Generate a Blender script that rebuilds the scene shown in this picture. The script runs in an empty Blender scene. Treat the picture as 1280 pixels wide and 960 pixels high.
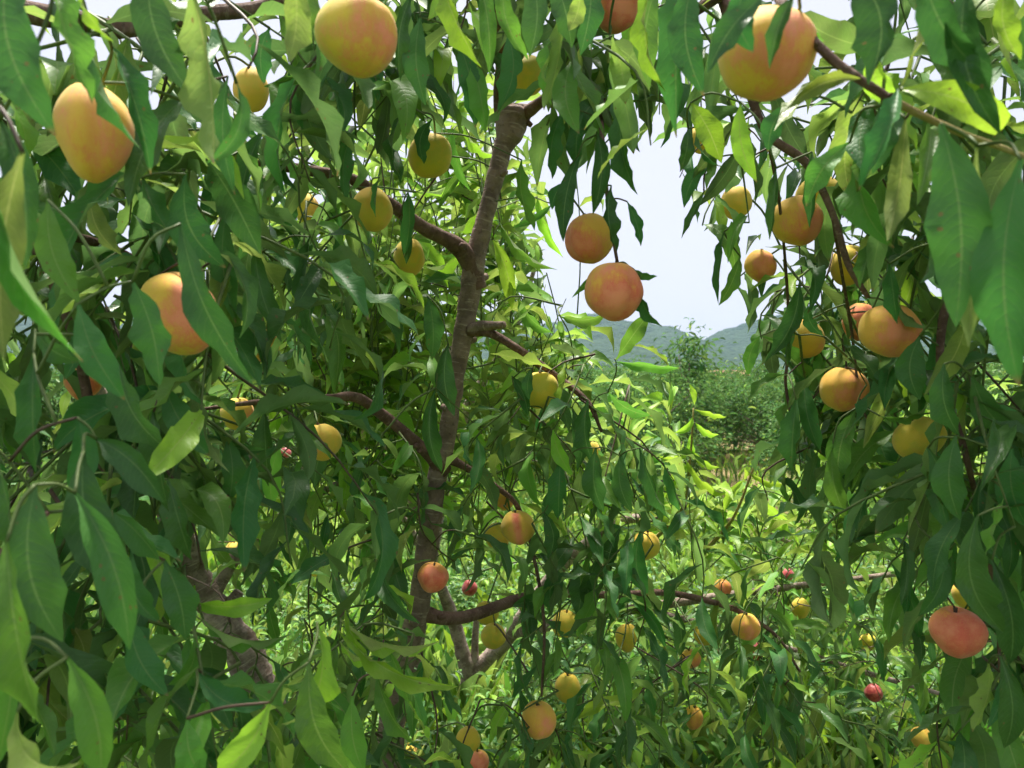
import bpy, math, random
import numpy as np
from mathutils import Vector, Matrix, noise as mnoise

random.seed(7); RNG = np.random.default_rng(7)
S = bpy.context.scene
COL = S.collection
R = math.radians

# ------------------------------------------------------------------ camera
F = 960.0            # focal length in pixels of the 1280 x 960 photograph
EYE = Vector((0, 0, 1.5))
cam = bpy.data.cameras.new('camera'); camo = bpy.data.objects.new('camera', cam); COL.objects.link(camo)
camo.location = EYE; camo.rotation_euler = (R(90), 0, 0)
cam.sensor_width = 36; cam.lens = 27; cam.clip_start = 0.02; cam.clip_end = 20000
cam.dof.use_dof = True; cam.dof.focus_distance = 1.5; cam.dof.aperture_fstop = 9
S.camera = camo
# ------------------------------------------------------------------ sky and sun
SUN_EL, SUN_AZ = R(70), R(-10)       # azimuth measured from +Y towards +X
W = bpy.data.worlds.new('World'); S.world = W; W.use_nodes = True
nt = W.node_tree; nt.nodes.clear()
o_ = nt.nodes.new('ShaderNodeOutputWorld'); bg = nt.nodes.new('ShaderNodeBackground')
sk = nt.nodes.new('ShaderNodeTexSky'); sk.sky_type = 'NISHITA'; sk.sun_disc = False
sk.sun_elevation = SUN_EL; sk.sun_rotation = SUN_AZ; sk.dust_density = 5; sk.air_density = 1.0
mx = nt.nodes.new('ShaderNodeMix'); mx.data_type = 'RGBA'; mx.inputs[0].default_value = 0.86
mx.inputs[7].default_value = (3.55, 3.6, 4.15, 1)      # even pale cloud sheet over the whole sky
nt.links.new(sk.outputs[0], mx.inputs[6]); nt.links.new(mx.outputs[2], bg.inputs[0])
bg.inputs[1].default_value = 0.1
nt.links.new(bg.outputs[0], o_.inputs[0])
sd = bpy.data.lights.new('sun', 'SUN'); sd.energy = 4.6; sd.angle = R(12); sd.color = (1, .95, .86)
so = bpy.data.objects.new('sun', sd); COL.objects.link(so)
sdir = Vector((math.cos(SUN_EL) * math.sin(SUN_AZ), math.cos(SUN_EL) * math.cos(SUN_AZ), math.sin(SUN_EL)))
so.rotation_euler = sdir.to_track_quat('Z', 'Y').to_euler(); so.location = (0, 0, 30)
S.view_settings.view_transform = 'Standard'; S.view_settings.look = 'None'
S.view_settings.exposure = 1.36; S.view_settings.gamma = 1
S.render.engine = 'CYCLES'; S.cycles.use_denoising = True
S.cycles.use_adaptive_sampling = True; S.cycles.adaptive_threshold = .03; S.cycles.max_bounces = 6; S.cycles.diffuse_bounces = 4; S.cycles.glossy_bounces = 2; S.cycles.transmission_bounces = 4; S.cycles.volume_bounces = 0

# ------------------------------------------------------------------ helpers
def P(px, py, d):
    return Vector(((px - 640) / F * d, d, 1.5 - (py - 480) / F * d))
def proj(v):
    d = v.y
    return (640 + v.x / d * F, 480 - (v.z - 1.5) / d * F, d) if d > .05 else (-9999, -9999, d)
def tag(o, label=None, cat=None, group=None, kind=None):
    if label: o['label'] = label
    if cat: o['category'] = cat
    if group: o['group'] = group
    if kind: o['kind'] = kind
    return o
def link(name, me, parent=None):
    o = bpy.data.objects.new(name, me); COL.objects.link(o)
    if parent: o.parent = parent
    return o
def smooth(me):
    me.polygons.foreach_set('use_smooth', np.ones(len(me.polygons), bool))
def catmull(pts, n=6):
    """pts: list of tuples (x,y,z,r) -> dense list"""
    A = [np.array(p, float) for p in pts]
    if len(A) < 3:
        return [A[0] + (A[-1] - A[0]) * t / n for t in range(n + 1)]
    A = [2 * A[0] - A[1]] + A + [2 * A[-1] - A[-2]]
    out = []
    for i in range(1, len(A) - 2):
        p0, p1, p2, p3 = A[i - 1:i + 3]
        for k in range(n):
            t = k / n
            out.append(.5 * (2 * p1 + (p2 - p0) * t + (2 * p0 - 5 * p1 + 4 * p2 - p3) * t * t + (3 * p1 - p0 - 3 * p2 + p3) * t ** 3))
    out.append(A[-2])
    return out
class Tubes:
    """collects tubes into one mesh"""
    def __init__(s): s.v = []; s.f = []; s.uv = []
    def add(s, pts, sides=6, rough=0.0, cap=True):
        pts = [np.asarray(p, float) for p in pts]
        b = len(s.v); n = len(pts); prev = None; L = 0
        ref = np.array((.31, .17, .93))
        for i, p in enumerate(pts):
            t = pts[min(i + 1, n - 1)][:3] - pts[max(i - 1, 0)][:3]; t = t / (np.linalg.norm(t) + 1e-9)
            if prev is None:
                a = np.cross(t, ref); 
                if np.linalg.norm(a) < .05: a = np.cross(t, (1, 0, 0))
            else: a = prev - t * prev.dot(t)
            a = a / (np.linalg.norm(a) + 1e-9); prev = a; c = np.cross(t, a)
            if i: L += np.linalg.norm(p[:3] - pts[i - 1][:3])
            for k in range(sides):
                an = 2 * math.pi * k / sides; r = p[3]
                d = a * math.cos(an) + c * math.sin(an)
                if rough:
                    q = p[:3] + d * r
                    r *= 1 + rough * mnoise.noise(Vector(q * 28)) + rough * .6 * mnoise.noise(Vector(q * 70))
                s.v.append(p[:3] + d * r); s.uv.append((k / sides, L))
        for i in range(n - 1):
            for k in range(sides):
                k2 = (k + 1) % sides
                s.f.append((b + i * sides + k, b + i * sides + k2, b + (i + 1) * sides + k2, b + (i + 1) * sides + k))
        if cap:
            s.f.append(tuple(b + (n - 1) * sides + k for k in range(sides)))
            s.f.append(tuple(b + k for k in reversed(range(sides))))
    def build(s, name, mat, parent=None):
        me = bpy.data.meshes.new(name); me.from_pydata([tuple(v) for v in s.v], [], s.f)
        ul = me.uv_layers.new(name='UVMap'); li = np.empty(len(me.loops), np.int32); me.loops.foreach_get('vertex_index', li)
        ul.data.foreach_set('uv', np.asarray(s.uv, np.float32)[li].ravel())
        me.materials.append(mat); smooth(me)
        return link(name, me, parent)

# ------------------------------------------------------------------ materials
class NT:
    def __init__(s, name):
        s.m = bpy.data.materials.new(name); s.m.use_nodes = True; s.t = s.m.node_tree; s.t.nodes.clear()
    def n(s, typ, ins=None, **kw):
        nd = s.t.nodes.new(typ)
        for k, v in kw.items(): setattr(nd, k, v)
        for k, v in (ins or {}).items():
            if isinstance(v, bpy.types.NodeSocket): s.t.links.new(v, nd.inputs[k])
            else: nd.inputs[k].default_value = v
        return nd
    def math(s, op, a, b=0.0, c=0.0, clamp=False):
        return s.n('ShaderNodeMath', {0: a, 1: b, 2: c}, operation=op, use_clamp=clamp).outputs[0]
    def mix(s, f, a, b):
        return s.n('ShaderNodeMix', {0: f, 6: a, 7: b}, data_type='RGBA').outputs[2]
    def ramp(s, f, lo, hi):
        return s.n('ShaderNodeMapRange', {0: f, 1: lo, 2: hi}, interpolation_type='SMOOTHSTEP').outputs[0]
    def out(s, sh, vol=False):
        o = s.n('ShaderNodeOutputMaterial'); s.t.links.new(sh, o.inputs['Volume' if vol else 'Surface']); return s.m

def leaf_mat(name, c1, c2, under, rib, trans, gloss=.38, tcol=None, detail=True):
    g = NT(name)
    oi = g.n('ShaderNodeObjectInfo'); at = g.n('ShaderNodeAttribute', attribute_name='rnd')
    rnd = g.math('FRACT', g.math('ADD', oi.outputs['Random'], at.outputs['Fac']))
    rnd2 = g.math('FRACT', g.math('MULTIPLY', rnd, 7.31))
    col = g.mix(rnd, c1, c2)
    geo = g.n('ShaderNodeNewGeometry')
    back = geo.outputs['Backfacing']
    col = g.mix(back, col, g.mix(rnd, under, tuple(x * .75 for x in under[:3]) + (1,)))
    hsv = g.n('ShaderNodeHueSaturation', {'Hue': g.math('MULTIPLY_ADD', rnd2, .03, .485), 'Saturation': 1.0, 'Value': g.math('MULTIPLY_ADD', rnd2, .5, .75), 'Color': col})
    col = hsv.outputs[0]
    uv = g.n('ShaderNodeUVMap').outputs[0]
    sx = g.n('ShaderNodeSeparateXYZ', {0: uv})
    u = sx.outputs[0]; v = g.math('MULTIPLY', g.math('ABSOLUTE', g.math('SUBTRACT', sx.outputs[1], .5)), 2.0)
    ribm = g.math('SUBTRACT', 1.0, g.ramp(v, .015, .075))
    nrm = None
    if detail:
        ph = g.math('ADD', g.math('SUBTRACT', g.math('MULTIPLY', u, 17.0), g.math('MULTIPLY', g.math('POWER', v, 1.5), 2.4)), g.math('MULTIPLY', g.n('ShaderNodeTexNoise', {'Vector': uv, 'Scale': 6.0, 'Detail': 1.0}).outputs[0], .9))
        tri = g.math('PINGPONG', ph, .5)
        vein = g.math('MULTIPLY', g.math('SUBTRACT', 1.0, g.ramp(tri, .0, .10)), g.math('SUBTRACT', 1.0, g.ramp(v, .7, .98)))
        nz = g.n('ShaderNodeTexNoise', {'Vector': g.n('ShaderNodeTexCoord').outputs['Object'], 'Scale': 7.0, 'Detail': 3.0})
        blot = g.ramp(nz.outputs[0], .35, .7)
        col = g.mix(g.math('MULTIPLY', blot, .3), col, c2)
        sp = g.n('ShaderNodeTexVoronoi', {'Vector': g.n('ShaderNodeCombineXYZ', {0: g.math('ADD', g.math('MULTIPLY', u, 3.6), g.math('MULTIPLY', rnd, 50.0)), 1: sx.outputs[1]}).outputs[0], 'Scale': 4.0}, voronoi_dimensions='2D')
        cc = g.n('ShaderNodeSeparateColor', {0: sp.outputs['Color']})
        spot = g.math('MULTIPLY', g.math('LESS_THAN', sp.outputs['Distance'], g.math('MULTIPLY', cc.outputs[1], .20)), g.math('GREATER_THAN', cc.outputs[0], .93))
        col = g.mix(g.math('MULTIPLY', spot, .8), col, (.16, .11, .04, 1))
        col = g.mix(g.math('MULTIPLY', g.ramp(u, .94, .995), g.math('GREATER_THAN', rnd2, .6)), col, (.20, .13, .05, 1))
        col = g.mix(g.math('MULTIPLY', vein, .17), col, rib)
        h = g.math('ADD', g.math('MULTIPLY', g.ramp(tri, 0, .22), .22), g.math('MULTIPLY', nz.outputs[0], 1.1))
        nrm = g.n('ShaderNodeBump', {'Height': h, 'Strength': .14, 'Distance': .02}).outputs[0]
    col = g.mix(g.math('MULTIPLY', ribm, .6), col, rib)
    b = g.n('ShaderNodeBsdfPrincipled', {'Base Color': col, 'Roughness': g.math('ADD', g.math('MULTIPLY_ADD', rnd2, .16, gloss), g.math('MULTIPLY', back, .25)), 'Specular IOR Level': .33})
    tc = g.n('ShaderNodeHueSaturation', {'Hue': .50, 'Saturation': 1.05, 'Value': 1.45, 'Color': col}).outputs[0]
    tr = g.n('ShaderNodeBsdfTranslucent', {'Color': tc})
    if nrm is not None:
        g.t.links.new(nrm, b.inputs['Normal']); g.t.links.new(nrm, tr.inputs['Normal'])
    return g.out(g.n('ShaderNodeMixShader', {0: trans, 1: b.outputs[0], 2: tr.outputs[0]}).outputs[0])

RIB = (.30, .36, .10, 1)
LEAF = [
    leaf_mat('leaf_mature', (.040, .128, .030, 1), (.070, .185, .038, 1), (.12, .20, .065, 1), (.17, .27, .085, 1), .30),
    leaf_mat('leaf_mid', (.090, .225, .036, 1), (.145, .30, .044, 1), (.17, .27, .075, 1), (.26, .36, .10, 1), .36),
    leaf_mat('leaf_young', (.21, .41, .042, 1), (.33, .52, .060, 1), (.25, .34, .08, 1), (.38, .45, .13, 1), .42),
    leaf_mat('leaf_yellowish', (.14, .24, .040, 1), (.22, .29, .05, 1), (.22, .30, .075, 1), (.45, .45, .16, 1), .42),
]
LEAF.append(leaf_mat('leaf_far', (.040, .115, .026, 1), (.085, .20, .036, 1), (.10, .19, .05, 1), (.09, .18, .04, 1), .30, .75, detail=False))
def bark_mat(name, c1, c2, c3):
    g = NT(name)
    uv = g.n('ShaderNodeUVMap').outputs[0]; obj = g.n('ShaderNodeTexCoord').outputs['Object']
    mp = g.n('ShaderNodeMapping', {'Vector': uv, 'Scale': (3, 130, 1)})
    band = g.n('ShaderNodeTexNoise', {'Vector': mp.outputs[0], 'Scale': 1.0, 'Detail': 3.0, 'Roughness': .6})
    n2 = g.n('ShaderNodeTexNoise', {'Vector': obj, 'Scale': 22.0, 'Detail': 6.0, 'Roughness': .65})
    n3 = g.n('ShaderNodeTexNoise', {'Vector': obj, 'Scale': 120.0, 'Detail': 4.0})
    col = g.mix(g.ramp(n2.outputs[0], .38, .62), c1, c2)
    col = g.mix(g.math('MULTIPLY', g.ramp(band.outputs[0], .55, .68), .75), col, c3)
    col = g.mix(g.math('MULTIPLY', g.ramp(n3.outputs[0], .55, .75), .5), col, tuple(x * .35 for x in c1[:3]) + (1,))
    h = g.math('ADD', g.math('MULTIPLY', band.outputs[0], .6), g.math('ADD', g.math('MULTIPLY', n3.outputs[0], .5), n2.outputs[0]))
    bp = g.n('ShaderNodeBump', {'Height': h, 'Strength': .8, 'Distance': .006})
    b = g.n('ShaderNodeBsdfPrincipled', {'Base Color': col, 'Roughness': .82, 'Specular IOR Level': .25, 'Normal': bp.outputs[0]})
    return g.out(b.outputs[0])
BARK = bark_mat('bark_trunk', (.145, .10, .078, 1), (.255, .18, .14, 1), (.38, .295, .24, 1))
BARK_OLD = bark_mat('bark_old', (.16, .115, .09, 1), (.32, .25, .21, 1), (.46, .38, .32, 1))
BARK_RED = bark_mat('bark_branch', (.10, .055, .040, 1), (.17, .10, .075, 1), (.24, .17, .13, 1))
BARK_TAN = bark_mat('bark_shoot', (.26, .20, .07, 1), (.34, .28, .10, 1), (.30, .22, .12, 1))
def plain(name, c, rough=.6, spec=.3):
    g = NT(name)
    n = g.n('ShaderNodeTexNoise', {'Scale': 60.0, 'Detail': 3.0, 'Vector': g.n('ShaderNodeTexCoord').outputs['Object']})
    col = g.mix(g.ramp(n.outputs[0], .35, .65), c, tuple(x * .7 for x in c[:3]) + (1,))
    return g.out(g.n('ShaderNodeBsdfPrincipled', {'Base Color': col, 'Roughness': rough, 'Specular IOR Level': spec}).outputs[0])
TWIG = plain('twig_green', (.105, .15, .04, 1)); TWIG_B = plain('twig_brown', (.095, .06, .038, 1))

def peach_mat():
    g = NT('peach_skin')
    oi = g.n('ShaderNodeObjectInfo'); c = g.n('ShaderNodeSeparateColor', {0: oi.outputs['Color']})
    amt, hue, sut = c.outputs[0], c.outputs[1], c.outputs[2]
    co = g.n('ShaderNodeTexCoord').outputs['Object']; sx = g.n('ShaderNodeSeparateXYZ', {0: co})
    off = g.n('ShaderNodeVectorMath', {0: co, 1: g.n('ShaderNodeCombineXYZ', {0: g.math('MULTIPLY', oi.outputs['Random'], 90.0)}).outputs[0]}, operation='ADD').outputs[0]
    n1 = g.n('ShaderNodeTexNoise', {'Vector': off, 'Scale': 2.6, 'Detail': 4.0, 'Roughness': .55}).outputs[0]
    strk = g.n('ShaderNodeMapping', {'Vector': off, 'Scale': (1, 1, .22)}).outputs[0]
    n2 = g.n('ShaderNodeTexNoise', {'Vector': strk, 'Scale': 24.0, 'Detail': 4.0, 'Roughness': .7}).outputs[0]
    n3 = g.n('ShaderNodeTexNoise', {'Vector': off, 'Scale': 90.0, 'Detail': 2.0}).outputs[0]
    yel = g.mix(hue, (.68, .50, .045, 1), (.86, .43, .072, 1))
    yel = g.mix(g.math('MULTIPLY', g.ramp(n1, .38, .60), .7), yel, g.mix(hue, (.47, .47, .050, 1), (.78, .52, .070, 1)))
    # blush: the side that grew towards the light (local +X, low), broken up by noise
    d = g.math('ADD', g.math('MULTIPLY', sx.outputs[0], 1.0), g.math('MULTIPLY', sx.outputs[2], -.55))
    fld = g.math('ADD', g.math('ADD', d, g.math('MULTIPLY_ADD', n1, 1.9, -.95)), g.math('MULTIPLY_ADD', n2, .8, -.40))
    bl = g.ramp(g.math('ADD', fld, g.math('MULTIPLY_ADD', amt, 1.5, -.93)), -.25, .50)
    # a streak along the seam (local +X meridian)
    st = g.math('MULTIPLY', g.math('MULTIPLY', g.math('SUBTRACT', 1.0, g.ramp(g.math('ADD', g.math('ABSOLUTE', sx.outputs[1]), g.math('MULTIPLY_ADD', n2, .16, -.08)), .03, .17)), g.ramp(sx.outputs[0], .05, .2)), g.math('MAXIMUM', sut, .28))
    bl = g.math('MAXIMUM', bl, st)
    red = g.mix(g.ramp(n1, .35, .65), (.74, .10, .085, 1), (.86, .25, .16, 1))
    yel = g.mix(g.math('MULTIPLY', g.ramp(g.math('ADD', fld, .35), 0.0, 1.0), .5), yel, (.80, .27, .07, 1)); col = g.mix(g.math('MULTIPLY', bl, .9), yel, red)
    col = g.mix(g.math('MULTIPLY', g.ramp(n3, .48, .68), .34), col, (.80, .50, .14, 1))
    bp = g.n('ShaderNodeBump', {'Height': g.math('ADD', n3, g.math('MULTIPLY', n2, .6)), 'Strength': .12, 'Distance': .03})
    b = g.n('ShaderNodeBsdfPrincipled', {'Base Color': col, 'Roughness': .7, 'Specular IOR Level': .25, 'Sheen Weight': .22, 'Sheen Roughness': .45, 'Sheen Tint': (1, .85, .7, 1), 'Normal': bp.outputs[0], 'Subsurface Weight': .0})
    return g.out(b.outputs[0])
PEACH = peach_mat()
g = NT('nectarine_red'); n = g.n('ShaderNodeTexNoise', {'Scale': 5.0, 'Vector': g.n('ShaderNodeTexCoord').outputs['Object']})
RED = g.out(g.n('ShaderNodeBsdfPrincipled', {'Base Color': g.mix(g.ramp(n.outputs[0], .4, .65), (.34, .025, .03, 1), (.50, .09, .06, 1)), 'Roughness': .5, 'Sheen Weight': .2}).outputs[0])

# ------------------------------------------------------------------ leaf shapes
def leaf_shape(bend, seed, rows, cols, width=.26):
    """lance-shaped blade, chord 0..1 on +X, upper face +Z, arched upwards by `bend` (degrees of arc)"""
    rn = random.Random(seed)
    ts = [(i / (rows - 1)) for i in range(rows)]
    b = math.radians(bend); fold = math.radians(rn.uniform(16, 54)); width = width * rn.uniform(.88, 1.1); twist = math.radians(rn.uniform(-48, 48))
    lat = rn.uniform(-.11, .11); wav = rn.uniform(.2, .55); wf = rn.uniform(2.2, 3.6); ph = rn.uniform(0, 6.3); pk = rn.uniform(.92, 1.12)
    # centre line: circular arc whose tip bends faster
    x = z = 0; cl = []; N = 40
    for i in range(N + 1):
        t = i / N; cl.append((x, z)); a = b * .5 - b * (t ** 1.25); x += math.cos(a) / N; z += math.sin(a) / N
    ex, ez = cl[-1]; ln = math.hypot(ex, ez); an = math.atan2(ez, ex); ca, sa = math.cos(-an), math.sin(-an)
    cl = [((p * ca - q * sa) / ln, (p * sa + q * ca) / ln) for p, q in cl]
    V = []; UV = []; Fc = []
    half = cols // 2
    for i, t in enumerate(ts):
        k = min(int(t * N), N - 1); fr = t * N - k
        cx = cl[k][0] + (cl[k + 1][0] - cl[k][0]) * fr; cz = cl[k][1] + (cl[k + 1][1] - cl[k][1]) * fr
        tx, tz = cl[k + 1][0] - cl[k][0], cl[k + 1][1] - cl[k][1]; tl = math.hypot(tx, tz); tx /= tl; tz /= tl
        if t < .05: w = .012
        else:
            s = (t - .05) / .95
            w = max(.0, math.sin(math.pi * s ** pk)) ** .72 * (1 - .42 * max(0, s - .68) / .32)
            w = width * .5 * w
            if s > .93: w = width * .5 * .30 * (1 - s) / .07 * .8
        w = max(w, .003) * (1 + .05 * math.sin(ph * 7 + 23 * t))
        cy = lat * math.sin(math.pi * t)
        tw = twist * t
        for j in range(cols):
            v = (j - half) / half
            e = abs(v)
            y = v * w * math.cos(fold * (1 - .3 * t)); h = e ** 1.3 * w * math.sin(fold * (1 - .3 * t))
            h += wav * w * math.sin(ph + wf * 6.283 * t + (1.4 if v > 0 else 0)) * e * e + .10 * w * math.sin(ph * 3 + (19 + 5 * wf) * t + (2.2 if v > 0 else 0)) * e * e
            y2 = y * math.cos(tw) - h * math.sin(tw); h2 = y * math.sin(tw) + h * math.cos(tw)
            V.append((cx - tz * h2, cy + y2, cz + tx * h2)); UV.append((t, .5 + .5 * v))
    for i in range(rows - 1):
        for j in range(cols - 1):
            a = i * cols + j
            Fc.append((a, a + cols, a + cols + 1, a + 1))
    return np.array(V), Fc, np.array(UV)
BENDS = [10, 22, 35, 48, 62, 78, 95, 120, 145, 28, 42, 55, 70, 16, 30, 50, 85, 20, 64, 110]
NV = len(BENDS)
HI = [leaf_shape(bd, 100 + i, 13, 5) for i, bd in enumerate(BENDS)]
LO = [leaf_shape(bd, 100 + i, 6, 3) for i, bd in enumerate(BENDS)]
LEAFMESH = {}
def leaf_mesh(i, c):
    if (i, c) not in LEAFMESH:
        V, Fc, UV = HI[i]
        me = bpy.data.meshes.new('leaf'); me.from_pydata([tuple(v) for v in V], [], Fc)
        ul = me.uv_layers.new(name='UVMap'); li = np.empty(len(me.loops), np.int32); me.loops.foreach_get('vertex_index', li)
        ul.data.foreach_set('uv', UV[li].astype(np.float32).ravel())
        me.materials.append(LEAF[c]); smooth(me); LEAFMESH[(i, c)] = me
    return LEAFMESH[(i, c)]
def join_leaves(name, leaves, parent, hi=False, shapes=None):
    """leaves: list of (4x4 array, variant, class) -> one mesh"""
    if not leaves: return None
    SH = shapes or (HI if hi else LO); vs, fs, uvs, mi, rn = [], [], [], [], []; off = 0
    by = {}
    for M, v, c in leaves: by.setdefault((v, c), []).append(M)
    for (v, c), Ms in by.items():
        V, Fc, UV = SH[v]; Ms = np.array(Ms); n = len(Ms)
        VV = np.einsum('nij,kj->nki', Ms[:, :3, :3], V) + Ms[:, None, :3, 3]
        nf = len(Fc); FA = np.array(Fc)
        fs.append((FA[None] + (off + np.arange(n) * len(V))[:, None, None]).reshape(-1, FA.shape[1]))
        vs.append(VV.reshape(-1, 3)); uvs.append(np.tile(UV, (n, 1)))
        mi.append(np.full(n * nf, c, np.int32)); rn.append(np.repeat(RNG.random(n), len(V))); off += n * len(V)
    vs = np.concatenate(vs); fs = np.concatenate(fs); uvs = np.concatenate(uvs); mi = np.concatenate(mi); rn = np.concatenate(rn)
    me = bpy.data.meshes.new(name); k = fs.shape[1]
    me.vertices.add(len(vs)); me.vertices.foreach_set('co', vs.astype(np.float32).ravel())
    me.loops.add(fs.size); me.loops.foreach_set('vertex_index', fs.astype(np.int32).ravel())
    me.polygons.add(len(fs)); me.polygons.foreach_set('loop_start', np.arange(0, fs.size, k, dtype=np.int32))
    for m in LEAF: me.materials.append(m)
    me.polygons.foreach_set('material_index', mi)
    me.update(calc_edges=True)
    ul = me.uv_layers.new(name='UVMap'); ul.data.foreach_set('uv', uvs[fs.ravel()].astype(np.float32).ravel())
    at = me.attributes.new('rnd', 'FLOAT', 'POINT'); at.data.foreach_set('value', rn.astype(np.float32))
    smooth(me); me.validate()
    return link(name, me, parent)
def leaf_matrix(base, axis, nrm, L, wr=1.0):
    x = axis.normalized(); z = nrm - x * nrm.dot(x)
    if z.length < 1e-4: z = Vector((.1, .3, .9)); z = z - x * z.dot(x)
    z.normalize(); y = z.cross(x)
    M = np.eye(4); M[:3, 0] = np.array(x) * L; M[:3, 1] = np.array(y) * L * wr; M[:3, 2] = np.array(z) * L; M[:3, 3] = np.array(base)
    return M

# ------------------------------------------------------------------ things that stay open
PEACHES = []        # filled below: (px, py, d, radius px)
def in_poly(x, y, poly):
    c = False; j = len(poly) - 1
    for i in range(len(poly)):
        xi, yi = poly[i]; xj, yj = poly[j]
        if (yi > y) != (yj > y) and x < (xj - xi) * (y - yi) / (yj - yi) + xi: c = not c
        j = i
    return c
# gaps in the canopy where no random shoot grows
GAP_NEAR = [[(605, 150), (690, 150), (690, 170), (660, 230), (650, 300), (605, 330), (612, 250)], [(440, 205), (500, 240), (600, 300), (600, 345), (560, 325), (500, 285), (440, 245)],
            [(672, 200), (692, 190), (700, 260), (735, 330), (800, 335), (810, 235), (815, 190), (842, 180), (850, 290), (888, 300), (890, 385), (930, 395), (940, 470), (985, 500), (960, 590), (890, 590), (850, 540), (800, 480), (770, 420), (700, 400), (690, 330)]]
GAP_SKY = [[(835, 430), (1010, 430), (1010, 575), (985, 612), (880, 605), (850, 560)], [(690, 190), (815, 150), (885, 220), (990, 350), (1150, 350), (1150, 440), (700, 425), (690, 330), (705, 300)]]
TRUNK_ZONE = [[(620, 150), (665, 150), (645, 230), (620, 300), (612, 420), (585, 560), (568, 650), (525, 650), (545, 540), (560, 440), (568, 340), (590, 280)],
              [(530, 755), (620, 745), (640, 860), (560, 870), (545, 790)], [(225, 690), (260, 690), (335, 850), (290, 850)]]

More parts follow.
